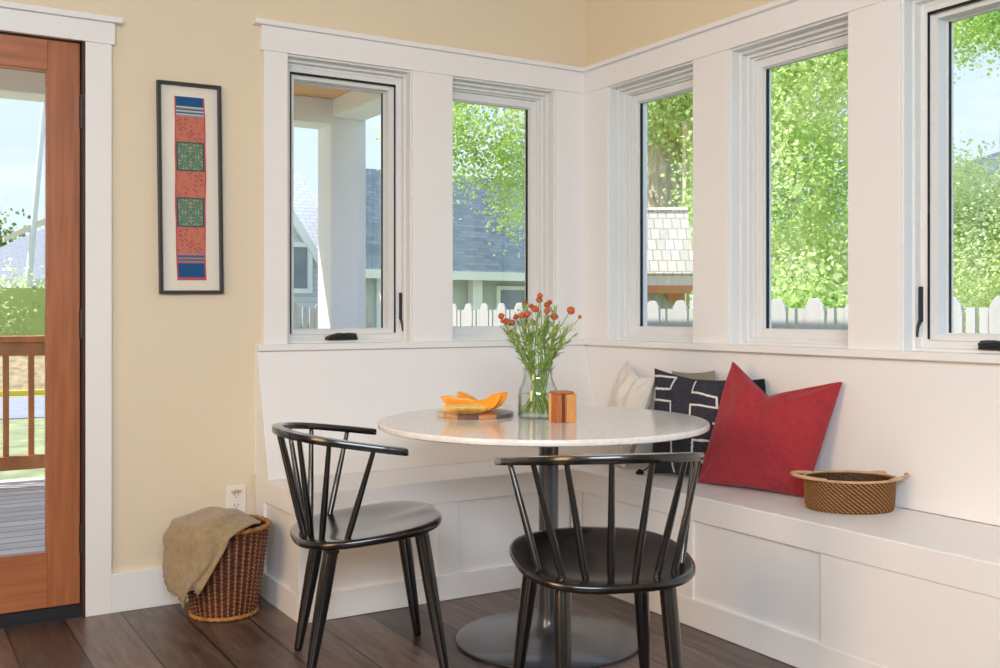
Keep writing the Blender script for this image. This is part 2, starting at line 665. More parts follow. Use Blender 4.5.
def window(n, wall, s0, s1, casement):
    T = (lambda s, d, z: (s, d, z)) if wall == 'A' else (lambda s, d, z: (d, s, z))
    s0, s1 = sorted((s0, s1))
    z0, z1 = ZS, ZO
    mid = T((s0 + s1) / 2, 0.09, z0)
    root = bpy.data.objects.new('window_%d' % n, None)
    COL.objects.link(root)
    root.location = mid
    root['kind'] = 'structure'
    b = MB()
    ring(b, T, s0 - 0.001, s1 + 0.001, z0 - 0.02, z1 + 0.001, 0.008, 0.012, 0.215)
    ring(b, T, s0 + 0.004, s1 - 0.004, z0 - 0.002, z1 - 0.006, 0.012, 0.055, 0.21)
    ring(b, T, s0 + 0.014, s1 - 0.014, z0 + 0.008, z1 - 0.016, 0.014, 0.085, 0.205)
    ring(b, T, s0 + 0.026, s1 - 0.026, z0 + 0.018, z1 - 0.028, 0.008, 0.105, 0.20)
    b.build('window_frame', M_sash, root, bevel=0.0015)
    a = 0.043 if casement else 0.029
    wd = 0.020 if casement else 0.033
    g0, g1 = (0.160, 0.168) if casement else (0.139, 0.152)
    b = MB()
    zl, zh = (z0 + 0.034, z1 - a - 0.010) if casement else (z0 + 0.025, z1 - a - 0.008)
    if casement:
        ring(b, T, s0 + 0.020, s1 - 0.020, z0 + 0.010, z1 - 0.030, 0.0235, 0.088, 0.20)
    ring(b, T, s0 + a, s1 - a, zl, zh, wd, 0.104 if casement else 0.120, 0.190 if casement else 0.172)
    ring(b, T, s0 + a + wd, s1 - a - wd, zl + wd, zh - wd, 0.004, g0 - 0.008, g1 + 0.01)
    b.build('sash', M_sash, root, bevel=0.001)
    b = MB()
    k = a + wd + 0.003
    for c0 in (s0 + k, s1 - k - 0.005):
        p, q = T(c0, g0, zl + wd + 0.003), T(c0 + 0.005, g1, zh - wd - 0.003)
        b.box(p[0], q[0], p[1], q[1], p[2], q[2])
    if casement:
        for a0, a1, c0, c1 in ((s0 + a - 0.002, s0 + a + 0.003, zl + 0.004, zh + 0.003), (s1 - a - 0.003, s1 - a + 0.002, zl + 0.004, zh + 0.003), (s0 + a - 0.002, s1 - a + 0.002, zh - 0.005, zh + 0.003)):
            p, q = T(a0, 0.085, c0), T(a1, 0.092, c1)
            b.box(p[0], q[0], p[1], q[1], p[2], q[2])
    b.build('gasket', M_gask, root)
    b = MB()
    gm = (g0 + g1) / 2
    p, q = T(s0 + k, gm - 0.002, zl + wd + 0.003), T(s1 - k, gm + 0.002, zh - wd - 0.003)
    b.box(p[0], q[0], p[1], q[1], p[2], q[2])
    b.build('window_glass', M_glass, root)
    if casement:
        # folding crank operator at the bottom, lock lever on one jamb
        cs = (s0 + s1) / 2 + (-0.022 if wall == 'A' else -0.02)
        b = MB()
        prof = [(-0.068, 0.0), (-0.068, 0.012), (-0.050, 0.020), (-0.012, 0.030), (0.010, 0.026), (0.030, 0.030), (0.058, 0.028), (0.066, 0.0)]
        o = len(b.v)
        for k in range(2):
            for ps, pz in prof:
                b.v.append(T(cs + ps, (0.040, 0.080)[k], ZS + 0.011 + pz))
        m = len(prof)
        b.f.append(list(range(m)))
        b.f.append([m + k for k in range(m)][::-1])
        for k in range(m):
            b.f.append([k, m + k, m + (k + 1) % m, (k + 1) % m])
        b.m += [0] * (m + 2)
        cr = b.build('crank_handle', M_black, root, bevel=0.004)
        b = MB()
        b.tube([T(cs - 0.052, 0.026, ZS + 0.023), T(cs - 0.01, 0.022, ZS + 0.033), T(cs + 0.05, 0.026, ZS + 0.027)], [0.006, 0.0075, 0.006], 8)
        b.build('crank_arm', M_black, cr, smooth=40)
        ls = s1 - 0.020
        b = MB()
        for p, q in (((ls - 0.006, 0.072, 1.065), (ls + 0.006, 0.084, 1.180)),):
            P, Q = T(*p), T(*q)
            b.box(P[0], Q[0], P[1], Q[1], P[2], Q[2])
        b.tube([T(ls, 0.076, 1.07), T(ls + 0.002, 0.066, 1.045), T(ls + 0.004, 0.064, 1.015)], [0.006, 0.006, 0.005], 8)
        b.build('lock_lever', M_black, root, smooth=40)
    return root


window(1, 'A', *W1, True)
window(2, 'A', *W2, False)
window(3, 'B', *W3, False)
window(4, 'B', *W4, False)
window(5, 'B', *W5, True)

# ------------------------------------------------------------------ glazed door
root = bpy.data.objects.new('door_1', None)
COL.objects.link(root)
root.location = ((DX0 + DX1) / 2, 0.05, 0)
root['kind'] = 'structure'
b = MB()
for x0, x1 in ((DX0, DX0 + 0.012), (DX1 - 0.010, DX1)):
    b.box(x0, x1, 0.0, 0.178, 0, 2.085)
b.box(DX0, DX1, 0.0, 0.178, 2.072, 2.085)
b.build('jamb', mat('dark_jamb', (66, 36, 28), 0.5, 0.4), root)
yA, yB = 0.03, 0.075
MB().box(DX0 + 0.016, DX0 + 0.13, yA, yB, 0.045, 2.066).build('stile', M_fir, root, bevel=0.002)
MB().box(-2.330, -2.2225, yA, yB, 0.045, 2.066).build('stile', M_fir, root, bevel=0.002)
MB().box(DX0 + 0.13, -2.330, yA, yB, 1.958, 2.066).build('rail', M_firh, root, bevel=0.002)
MB().box(DX0 + 0.13, -2.330, yA, yB, 0.045, 0.236).build('rail', M_firh, root, bevel=0.002)
b = MB()
ring(b, lambda s, d, z: (s, d, z), DX0 + 0.13, -2.330, 0.236, 1.958, 0.005, yA + 0.006, yB - 0.006)
b.build('glazing_bead', M_firh, root)
MB().box(DX0 + 0.135, -2.334, 0.050, 0.054, 0.241, 1.953).build('door_glass', M_glass, root)
for z0, z1 in ((1.764, 1.875), (1.004, 1.104), (0.232, 0.333)):
    b = MB().box(-2.2262, -2.2105, 0.020, 0.034, z0, z1)
    b.tube([(-2.2185, 0.020, z0 - 0.004), (-2.2185, 0.020, z1 + 0.004)], 0.0075, 10)
    b.build('hinge', M_black, root, smooth=40)
b = MB().prism([(0.012, 0.0), (0.012, 0.020), (0.03, 0.040), (0.16, 0.042), (0.178, 0.0)], 'x', DX0 + 0.012, DX1 - 0.010)
b.build('threshold', mat('dark_bronze', (26, 27, 34), 0.4, 0.5), root)

# ================================================================== BUILT-IN BENCHES
ZB, ZA, ZBB = 0.4595, 0.3706, 0.0976
SA, SB, BL = -0.4889, -0.4277, -1.5857
t = thing('built_in_bench', 'white panelled bench with slanted back under the two left wall windows', 'bench', ((BL) / 2, SA / 2, 0))
MB().box(BL, 0.0, SA, 0.0, ZA, ZB).build('seat', M_trim, t, bevel=0.004)
MB().prism([(-0.0, ZB), (-0.150, ZB), (-0.012, ZS - 0.027), (-0.0, ZS - 0.027)], 'x', BL + 0.004, -0.001).build('backrest', M_trim, t, bevel=0.002)
MB().box(BL + 0.014, -0.001, SA + 0.013, -0.001, 0.001, ZA).build('carcass', M_trim, t)
for x0, x1 in ((BL, BL + 0.092), (-1.038, -0.946), (-0.52, SB)):
    MB().box(x0, x1, SA + 0.004, SA + 0.024, ZBB, ZA).build('stile', M_trim, t, bevel=0.0015)
MB().box(BL, SB - 0.001, SA, SA + 0.024, 0.001, ZBB).build('baseboard', M_trim, t, bevel=0.002)
for ya, yb in ((SA + 0.008, SA + 0.10), (-0.095, 0.0)):
    MB().box(BL + 0.003, BL + 0.022, ya, yb, ZBB, ZA).build('stile', M_trim, t, bevel=0.0015)
MB().box(BL, BL + 0.022, SA + 0.025, 0.0, 0.001, ZBB).build('baseboard', M_trim, t, bevel=0.002)

t = thing('built_in_bench', 'long white panelled bench under the right wall windows holding cushions', 'bench', (SB / 2, -1.8, 0))
MB().box(SB, -0.001, -3.4, SA - 0.0005, ZA, ZB).build('seat', M_trim, t, bevel=0.004)
MB().box(SB + 0.013, -0.001, -3.4, SA - 0.0005, 0.001, ZA).build('carcass', M_trim, t)
for ya, yb in ((-0.566, SA), (-1.221, -0.572), (-2.70, -1.786), (-3.4, -3.27)):
    MB().box(SB + 0.004, SB + 0.024, ya, yb, ZBB, ZA).build('stile', M_trim, t, bevel=0.0015)
MB().box(SB, SB + 0.024, -3.4, SA, 0.001, ZBB).build('baseboard', M_trim, t, bevel=0.002)

# ================================================================== TABLE
TC = (-0.927, -1.073)
TT = (-0.944, -1.063)
ZT = 0.736
t = thing('pedestal_table', 'round white stone topped pedestal table in front of the corner bench', 'table', (TC[0], TC[1], 0))
R = 0.5490
b = MB()
prof = [(0.0, ZT - 0.020), (R - 0.006, ZT - 0.020), (R - 0.001, ZT - 0.017), (R, ZT - 0.012), (R, ZT - 0.004), (R - 0.002, ZT - 0.001), (R - 0.004, ZT), (0.0, ZT)]
b.lathe(prof[1:-1], (TT[0], TT[1], 0), 128)
b.disc((TT[0], TT[1], ZT), R - 0.004, 128)
b.disc((TT[0], TT[1], ZT - 0.020), R - 0.006, 128, down=True)
b.build('tabletop', M_marble, t, smooth=35)
b = MB().lathe([(0.033, 0.07), (0.033, ZT - 0.028)], (TC[0], TC[1], 0), 32)
b.build('pedestal', M_steel, t, smooth=50)
b = MB().lathe([(0.0, ZT - 0.029), (0.18, ZT - 0.029), (0.18, ZT - 0.021), (0.0, ZT - 0.021)], (TC[0], TC[1], 0), 40)
b.build('mounting_plate', M_steel, t, smooth=35)
b = MB().lathe([(0.0, 0.0005), (0.306, 0.0005), (0.3095, 0.004), (0.3095, 0.009), (0.304, 0.0125), (0.20, 0.017), (0.10, 0.023), (0.058, 0.033), (0.041, 0.055), (0.035, 0.085), (0.033, 0.10)], (TC[0], TC[1], 0), 96)
b.build('base', M_steel, t, smooth=40)


# ================================================================== CHAIRS
def seat_z(y):
    return 0.4199 + 0.1117 * (y + 0.15)


def make_chair(loc, rz, label):
    t = thing('spindle_chair', label, 'chair', loc, rz, 'black spindle back chairs at the round table')
    yc, hw, hd = 0.045, 0.243, 0.230

    def outline(a, k):
        c, s_ = math.cos(a), math.sin(a)
        n = 2.7
        r = (abs(c) ** n + abs(s_) ** n) ** (-1 / n)
        wd = hw * (1.0 + 0.03 * s_)
        return (r * c * wd * k, yc + r * s_ * hd * k)
    rings = []
    prof = [(0.02, 0), (0.15, 0), (0.3, 0), (0.45, 0), (0.6, 0), (0.72, 0), (0.82, 0), (0.9, 0), (0.955, -0.0005), (0.985, -0.003), (1.0, -0.008), (1.0, -0.017), (0.985, -0.023), (0.92, -0.030), (0.5, -0.032), (0.02, -0.032)]
    for i, (k, dz) in enumerate(prof):
        rg = []
        for a in np.linspace(0, 2 * PI, 72, endpoint=False):
            x, y = outline(a, k)
            z = seat_z(y) + dz
            if i < 9:
                u = (x / 0.17) ** 2 + ((y - 0.02) / 0.15) ** 2
                z -= 0.013 * math.exp(-u * u * 0.6)
                z += 0.004 * math.exp(-(x / 0.05) ** 2) * max(0, min(1, (y - 0.08) / 0.12))
            rg.append((x, y, z))
        rings.append(rg)
    b = MB().quadgrid(rings, close_v=True, flip=True)
    n = 72
    b.f.append(list(range(n)))
    b.f.append([(len(prof) - 1) * n + k for k in range(n)][::-1])
    b.m += [0, 0]
    b.build('seat', M_chair, t, smooth=60, local=True)
    top = [(0.2574, 0.0257), (0.2224, -0.0988), (0.1552, -0.178), (0.0524, -0.222)]
    bot = [(0.1957, -0.0421), (0.1483, -0.1108), (0.0934, -0.1352), (0.0318, -0.1478)]

    def rz_(y):
        return 0.6933 - 0.1418 * y
    half = [(0.268, 0.125), (0.2645, 0.075)] + top
    path = [(x, y) for x, y in half] + [(-x, y) for x, y in half[::-1]]
    pts = catmull([(x, y, rz_(y) + 0.011) for x, y in path], 8)
    # rail: rounded rectangular section, upright
    rings = []
    m = len(pts)
    sec = [(-0.0165, -0.007), (-0.0145, -0.0105), (0.0145, -0.0105), (0.0165, -0.007), (0.0165, 0.007), (0.0145, 0.0105), (-0.0145, 0.0105), (-0.0165, 0.007)]
    for i in range(m):
        d = pts[min(i + 1, m - 1)] - pts[max(i - 1, 0)]
        d[2] = 0
        d /= np.linalg.norm(d)
        nrm = np.array([-d[1], d[0], 0])
        e = min(i, m - 1 - i)
        k = (0.55, 0.85, 1.0)[min(e, 2)]
        rings.append([pts[i] + nrm * p * k + np.array([0, 0, q * (0.8 if e == 0 else 1.0)]) for p, q in sec])
    b = MB().quadgrid(rings, close_v=True)
    b.f.append(list(range(8))[::-1])
    b.f.append([(m - 1) * 8 + k for k in range(8)])
    b.m += [0, 0]
    b.build('back_rail', M_chair, t, smooth=40, local=True)
    for sx in (1, -1):
        for (tx, ty), (bx, by) in zip(top, bot):
            A = np.array([sx * bx, by, seat_z(by) - 0.006])
            B = np.array([sx * tx, ty, rz_(ty) + 0.004])
            ks = [0, 0.15, 0.4, 0.7, 1.0]
            rr = [0.0092, 0.0102, 0.0097, 0.0083, 0.0072]
            MB().tube([A + (B - A) * k for k in ks], rr, 10).build('spindle', M_chair, t, smooth=50, local=True)
    for sx in (1, -1):
        for (tx, ty), (fx, fy) in (((0.156, 0.189), (0.195, 0.255)), ((0.141, -0.080), (0.156, -0.150))):
            A = np.array([sx * tx, ty, seat_z(ty) - 0.028])
            B = np.array([sx * fx, fy, 0.0])
            ks = [0, 0.05, 0.35, 0.7, 0.97, 0.995, 1.0]
            rr = [0.0215, 0.0226, 0.0222, 0.0182, 0.0136, 0.0126, 0.0100]
            MB().tube([A + (B - A) * k for k in ks], rr, 14).build('leg', M_chair, t, smooth=50, local=True)
    z = seat_z(-0.08) - 0.034
    MB().box(-0.165, 0.165, -0.100, -0.060, z - 0.014, z + 0.006).build('brace', M_chair, t, bevel=0.003, local=True)
    return t


c0 = make_chair((-1.576, -0.929, 0), rad(-104.33), 'black spindle chair on the left beside the wicker laundry basket and bench end')
dup(c0, (-1.181, -1.725, 0), rad(-20.62), 'black spindle chair nearest the viewer seen from behind its curved back')

# ================================================================== CUSHIONS
def pillow(name, label, BLc, BRc, TRc, TLc, thick, mats, chop=0.0, chop_u=0.1, pinch=0.05, n=44, pat=None, seed=0, toward=(-0.8, -0.6, 0.1), wrinkle=0.004):
    BLc, BRc, TRc, TLc = (np.array(p, float) for p in (BLc, BRc, TRc, TLc))
    cen = (BLc + BRc + TRc + TLc) / 4
    nrm = np.cross(BRc - BLc, TLc - BLc)
    nrm /= np.linalg.norm(nrm)
    if nrm @ np.array(toward) < 0:
        nrm = -nrm
    r = np.random.default_rng(seed)
    ph = r.uniform(0, 6.28, 8)
    g = np.linspace(-1, 1, n)
    g = np.sign(g) * (1 - (1 - np.abs(g)) ** 1.25)
    sides = []
    for sgn in (1, -1):
        P = np.zeros((n, n, 3))
        for i, u in enumerate(g):
            for j, v in enumerate(g):
                uu = u * (1 - pinch * (1 - v * v) ** 1.0 * abs(u) ** 2)
                vv = v * (1 - pinch * (1 - u * u) ** 1.0 * abs(v) ** 2)
                if chop and v > -0.3:
                    dip = chop * (math.sqrt(max(0.0, 1 - abs(u - chop_u) / (1.0 + (chop_u if u < chop_u else -chop_u)))**2 * 0.9 + 0.002)) * ((v + 0.3) / 1.3) ** 2.2
                    vv -= dip
                a, c = (uu + 1) / 2, (vv + 1) / 2
                p = (BLc * (1 - a) + BRc * a) * (1 - c) + (TLc * (1 - a) + TRc * a) * c
                e = (1 - u ** 2) * (1 - v ** 2)
                h = thick / 2 * max(0, e) ** 0.42
                if chop:
                    d2 = ((u - chop_u) / 0.16) ** 2 + ((v - 0.72) / 0.42) ** 2
                    h -= sgn * 0.0 + 0.018 * math.exp(-d2)
                    h += 0.010 * math.exp(-(((u - chop_u + 0.33) / 0.12) ** 2 + ((v - 0.55) / 0.35) ** 2))
                    h += 0.010 * math.exp(-(((u - chop_u - 0.33) / 0.12) ** 2 + ((v - 0.55) / 0.35) ** 2))
                wr = wrinkle * max(0, e) ** 0.4 * (math.sin(5 * u + 3 * v + ph[0]) * math.sin(4 * v - 2 * u + ph[1]) + 0.5 * math.sin(11 * u - 4 * v + ph[2]) * math.sin(7 * v + ph[3]))
                # creases that run in from the corners
                for cu, cv, k in ((-1, -1, 4), (1, -1, 5), (1, 1, 6), (-1, 1, 7)):
                    du, dv = u - cu, v - cv
                    rr_ = math.hypot(du, dv)
                    if rr_ > 1e-6:
                        an = math.atan2(dv, du)
                        wr += wrinkle * 1.0 * math.exp(-((rr_ - 0.4) / 0.3) ** 2) * math.sin(an * 9 + ph[k])
                P[i, j] = p + nrm * sgn * max(0.0004, h + wr * (1 if e > 0 else 0) if e > 1e-9 else 0.0)
                P[i, j, 2] = max(P[i, j, 2], ZB + 0.002)
        sides.append(P)
    fm = None
    if pat:
        fm = [[pat((g[i] + g[i + 1]) / 4 + 0.5, (g[j] + g[j + 1]) / 4 + 0.5) for j in range(n - 1)] for i in range(n - 1)]
    b = MB()
    flip = np.cross(BRc - BLc, TLc - BLc) @ nrm < 0
    b.quadgrid(sides[0], face_mi=fm, flip=flip)
    b.quadgrid(sides[1], flip=not flip)
    t = thing(name, label, 'cushion', (cen[0], cen[1], ZB))
    o = b.build('cover', mats, t, smooth=180)
    # piped edge seam
    edge = [sides[0][i, 0] for i in range(n)] + [sides[0][n - 1, j] for j in range(1, n)] + [sides[0][i, n - 1] for i in range(n - 2, -1, -1)] + [sides[0][0, j] for j in range(n - 2, 0, -1)]
    MB().tube(np.array(edge) + np.array([0, 0, 0.001]), 0.0018, 6, closed=True).build('seam', mats[0] if isinstance(mats, list) else mats, t, smooth=180)
    return t


M_red = mat('red_linen', (158, 50, 57), 0.85, 0.2, noise=(60, 0.12, (1, 1, 1)), bump=(180, 0.35, (1, 1, 1)), sheen=0.15)
M_navy = mat('charcoal_navy_cotton', (58, 58, 66), 0.9, 0.2, noise=(90, 0.25, (1, 1, 1)), bump=(200, 0.3, (1, 1, 1)))
M_line = mat('white_stitched_line', (226, 220, 214), 0.9, 0.2)
M_cream = mat('cream_cotton', (222, 217, 210), 0.9, 0.2, bump=(120, 0.2, (1, 1, 1)))
M_linen = mat('grey_linen', (150, 144, 132), 0.9, 0.2, bump=(160, 0.3, (1, 1, 1)))
M_dark = mat('black_cushion_cloth', (38, 40, 48), 0.9, 0.2)

LINES = [[(0.02, .93), (.33, .97), (.28, .82), (.03, .80), (.03, .69), (.29, .69), (.29, .55)],
         [(.58, .97), (.54, .83), (.86, .80), (.86, .69), (.53, .69), (.53, .55)],
         [(.80, .53), (.90, .52), (.88, .36), (.55, .34), (.53, .20)],
         [(.02, .53), (.00, .36), (.29, .34), (.29, .20)],
         [(.03, .14), (.29, .14), (.29, .02)], [(.86, .14), (.55, .14), (.55, .02)]]


def navy_pat(u, v):
    for L in LINES:
        for (a, b_), (c, d) in zip(L, L[1:]):
            dx, dy = c - a, d - b_
            k = max(0, min(1, ((u - a) * dx + (v - b_) * dy) / (dx * dx + dy * dy)))
            if math.hypot(u - a - k * dx, v - b_ - k * dy) < 0.0115:
                return 1
    return 0


pillow('cushion', 'large red linen cushion with a dented top leaning on the right wall', (-0.236, -1.043, 0.462), (-0.126, -1.462, 0.462), (-0.022, -1.530, 0.858), (-0.105, -1.090, 0.912), 0.15,
       [M_red], chop=0.46, chop_u=-0.16, seed=1, wrinkle=0.0055, pinch=0.025, n=64)
nv = pillow('cushion', 'dark navy cushion with white outlined crosses beside the red cushion', (-0.250, -0.785, 0.462), (-0.105, -1.135, 0.462), (-0.065, -1.035, 0.833), (-0.150, -0.693, 0.866), 0.11,
            [M_navy, M_line], chop=0.05, chop_u=0.0, n=170, pat=navy_pat, seed=2, wrinkle=0.003)
pillow('cushion', 'creased cream cushion propped in the corner of the bench', (-0.185, -0.315, 0.462), (-0.262, -0.640, 0.462), (-0.125, -0.670, 0.835), (-0.052, -0.388, 0.885), 0.10, [M_cream], chop=0.16, chop_u=0.1, seed=3, wrinkle=0.006)
pillow('cushion', 'grey linen cushion with only a corner showing behind the navy cushion', (-0.045, -0.66, 0.462), (-0.045, -0.93, 0.462), (-0.030, -0.912, 0.864), (-0.030, -0.66, 0.85), 0.035, [M_linen], seed=4)
pillow('cushion', 'black cushion mostly hidden behind the red cushion against the wall', (-0.062, -0.955, 0.462), (-0.055, -1.26, 0.462), (-0.026, -1.172, 0.846), (-0.030, -0.95, 0.826), 0.05, [M_dark], seed=5, pinch=0.02)
b = MB()
b.tube([(-0.252, -0.780, 0.49), (-0.266, -0.775, 0.478), (-0.282, -0.768, 0.470)], 0.0025, 6)
b.lathe([(0.002, 0.019), (0.008, 0.016), (0.012, 0.008), (0.014, 0.0), (0.0, 0.0)], (-0.288, -0.766, 0.461), 14)
for k in range(8):
    a = k * PI / 4
    b.tube([(-0.288 + 0.008 * math.cos(a), -0.766 + 0.008 * math.sin(a), 0.473), (-0.288 + 0.017 * math.cos(a), -0.766 + 0.017 * math.sin(a), 0.4625)], 0.002, 5)
b.build('tassel', M_dark, nv, smooth=40)

# ================================================================== OVAL RATTAN TRAY BASKET
def weave_col(cols, k):
    return lin(*cols[k % len(cols)])[:3]


Rv = np.array([0.8545, -0.5195])
tc_ = (-0.152, -1.668)
t = thing('rattan_basket', 'low oval brown rattan basket with two pale loop handles on the bench', 'basket', (tc_[0], tc_[1], ZB))
nt_, nz = 360, 84
H = 0.098
P = []
cols = []
rot = math.atan2(Rv[1], Rv[0])
pal = [lin(88, 58, 30)[:3], lin(134, 92, 48)[:3], lin(168, 124, 74)[:3], lin(52, 34, 20)[:3]]
for j in range(nz):
    z = j / (nz - 1)
    row = []
    for i in range(nt_):
        a = 2 * PI * i / nt_
        ph_ = 0.5 + 0.5 * math.sin(54 * a + 2 * PI * z * 7.5)
        ph2 = 0.5 + 0.5 * math.cos(2 * PI * z * 15)
        k = 1.0 + 0.018 * ph_ + 0.008 * ph2 + 0.035 * (z - 0.2) - 0.03 * max(0, 0.12 - z) / 0.12
        x = 0.139 * k * math.cos(a)
        y = 0.112 * k * math.sin(a)
        row.append((tc_[0] + x * math.cos(rot) - y * math.sin(rot), tc_[1] + x * math.sin(rot) + y * math.cos(rot), ZB + 0.001 + z * H))
        q = ph_ * 0.75 + ph2 * 0.25 + 0.18 * rng.standard_normal() * 0.5
        c = pal[3] if q < 0.27 else (pal[0] if q < 0.5 else (pal[1] if q < 0.82 else pal[2]))
        cols.append(c)
    P.append(row)
b = MB().quadgrid(P, close_v=True, flip=True)
n0 = len(b.v)
Pi = []
for j in range(0, nz, 3):
    z = j / (nz - 1)
    row = []
    for i in range(0, nt_, 2):
        a = 2 * PI * i / nt_
        k = 0.955 + 0.035 * (z - 0.2) + 0.010 * math.sin(54 * a - 2 * PI * z * 7.5)
        x, y = 0.139 * k * math.cos(a), 0.112 * k * math.sin(a)
        row.append((tc_[0] + x * math.cos(rot) - y * math.sin(rot), tc_[1] + x * math.sin(rot) + y * math.cos(rot), ZB + 0.004 + z * (H - 0.003)))
        cols.append(pal[0] if math.sin(54 * a - 2 * PI * z * 7.5) > 0 else pal[3])
    Pi.append(row)
b.quadgrid(Pi, close_v=True)
nb = len(Pi[0])
b.f.append([n0 + k for k in range(nb)])
b.m.append(0)
M_weave = attr_mat('rattan_weave', 0.6)
o = b.build('woven_body', M_weave, t, smooth=60)
set_colors(o, np.array(cols))
rimp = []
for i in range(120):
    a = 2 * PI * i / 120
    k = 1.03 + 0.006 * math.sin(40 * a)
    x, y = 0.139 * k * math.cos(a), 0.112 * k * math.sin(a)
    rimp.append((tc_[0] + x * math.cos(rot) - y * math.sin(rot), tc_[1] + x * math.sin(rot) + y * math.cos(rot), ZB + H + 0.004))
M_cane = mat('pale_cane', (190, 158, 122), 0.5, 0.4, noise=(30, 0.2, (1, 1, 1)))
MB().tube(rimp, 0.0042, 8, closed=True).build('rim', M_cane, t, smooth=180)
for s_ in (1, -1):
    pts = []
    for k in np.linspace(-1, 1, 25):
        a = k * rad(46)
        ex = 0.040 * (1 - abs(k) ** 3.0)
        x = s_ * (0.139 * 1.03 * math.cos(a) + ex)
        y = 0.112 * 1.03 * math.sin(a)
        pts.append((tc_[0] + x * math.cos(rot) - y * math.sin(rot), tc_[1] + x * math.sin(rot) + y * math.cos(rot), ZB + H + 0.0055 + 0.008 * (1 - k * k)))
    MB().tube(pts, 0.0058, 10).build('handle', M_cane, t, smooth=180)

# ================================================================== LAUNDRY BASKET AND THROW
BC = (-1.768, -0.208)
t = thing('wicker_laundry_basket', 'tall reddish brown wicker laundry basket on the floor beside the bench end', 'basket', (BC[0], BC[1], 0))
nt_, rows = 432, 132
HB = 0.315
NST = 36
P = []
cols = []
for j in range(rows):
    z = j / (rows - 1)
    row = []
    rb = 0.112 + 0.046 * z ** 0.9
    for i in range(nt_):
        a = 2 * PI * i / nt_
        rowi = int(z * 44)
        inrow = (z * 44) % 1.0
        st_ = math.cos(NST * a)
        wv = math.cos(NST / 2 * a + PI * (rowi % 2))
        r_ = rb + 0.0022 * wv + 0.0012 * math.sin(PI * inrow) + 0.0016 * max(0, st_)
        row.append((BC[0] + r_ * math.cos(a), BC[1] + r_ * math.sin(a), 0.002 + z * HB))
        seam = inrow > 0.62
        tone = 0.85 + 0.25 * math.sin(rowi * 2.3 + 1.3 * math.sin(a * 3 + rowi))
        if st_ > 0.72 and not seam:
            c = np.array(lin(186, 140, 92)[:3]) * (0.75 + 0.25 * tone)
        elif st_ > 0.72:
            c = np.array(lin(116, 66, 44)[:3])
        else:
            c = np.array(lin(112, 62, 42)[:3]) * tone * (0.6 if seam else 1.0) * (0.7 if st_ < -0.75 else 1.0)
        cols.append(c)
    P.append(row)
b = MB().quadgrid(P, close_v=True, flip=True)
Pi = []
for j in range(0, rows, 6):
    z = j / (rows - 1)
    rb = 0.105 + 0.046 * z ** 0.9
    Pi.append([(BC[0] + rb * math.cos(a), BC[1] + rb * math.sin(a), 0.006 + z * HB) for a in np.linspace(0, 2 * PI, 144, endpoint=False)])
    cols += [np.array(lin(92, 52, 34)[:3]) * (0.6 + 0.4 * (k % 8 > 3)) for k in range(144)]
n0 = len(b.v)
b.quadgrid(Pi, close_v=True)
b.f.append([n0 + k for k in range(144)])
b.m.append(0)
o = b.build('woven_body', attr_mat('wicker_weave', 0.5), t, smooth=70)
set_colors(o, np.array(cols))
for nm, rr_, zz, tr in (('rim', 0.158, 0.321, 0.0085), ('foot_band', 0.116, 0.009, 0.0075)):
    pts = [(BC[0] + (rr_ + 0.0015 * math.sin(30 * a)) * math.cos(a), BC[1] + (rr_ + 0.0015 * math.sin(30 * a)) * math.sin(a), zz + 0.0015 * math.cos(30 * a)) for a in np.linspace(0, 2 * PI, 180, endpoint=False)]
    MB().tube(pts, tr, 8, closed=True).build(nm, mat('honey_cane_band', (172, 118, 62), 0.5, 0.4, noise=(40, 0.35, (1, 1, 1))), t, smooth=180)

Fv = np.array([0.5195, 0.8545])
G = np.array([
    [(0.142, -0.050, 0.337), (0.119, -0.130, 0.343), (0.078, -0.200, 0.327), (0.056, -0.210, 0.274), (-0.022, -0.210, 0.134)],
    [(0.130, 0.000, 0.334), (0.080, -0.060, 0.364), (0.020, -0.190, 0.342), (0.007, -0.205, 0.246), (-0.062, -0.205, 0.146)],
    [(0.099, 0.040, 0.333), (0.014, 0.000, 0.374), (-0.063, -0.178, 0.343), (-0.075, -0.185, 0.220), (-0.092, -0.185, 0.089)],
    [(0.067, 0.080, 0.333), (-0.044, 0.050, 0.372), (-0.165, -0.075, 0.317), (-0.151, -0.120, 0.225), (-0.154, -0.120, 0.123)],
    [(0.022, 0.110, 0.327), (-0.092, 0.090, 0.360), (-0.217, 0.030, 0.288), (-0.226, 0.000, 0.240), (-0.226, -0.020, 0.183)]])
G1 = np.array([catmull(G[i], 14) for i in range(5)])
G2 = np.array([catmull(G1[:, j], 14) for j in range(G1.shape[1])])      # [s][w]
ns, nw = G2.shape[:2]
S = np.zeros((ns, nw, 3))
for i in range(ns):
    for j in range(nw):
        r_, f_, z = G2[i, j]
        s_, w_ = i / (ns - 1), j / (nw - 1)
        fold = 0.009 * math.sin(w_ * 15 + 2.5 * math.sin(s_ * 2)) * min(1, s_ * 2.2) + 0.002 * math.sin(w_ * 37 + s_ * 6)
        out = np.array([r_, f_])
        out = out / (np.linalg.norm(out) + 1e-6)
        r_ += out[0] * fold
        f_ += out[1] * fold
        z += 0.005 * math.sin(w_ * 13 + s_ * 9) * (1 - abs(2 * s_ - 0.8))
        rd_ = math.hypot(r_, f_)
        if 0.10 < s_ and rd_ < 0.182:
            if z > 0.325 or s_ < 0.36:
                k = min(1.0, (s_ - 0.10) / 0.15)
                z = z + max(0.0, 0.345 - z) * k
            else:
                r_, f_ = r_ * 0.183 / rd_, f_ * 0.183 / rd_
        S[i, j] = (BC[0] + Rv[0] * r_ + Fv[0] * f_, BC[1] + Rv[1] * r_ + Fv[1] * f_, z)
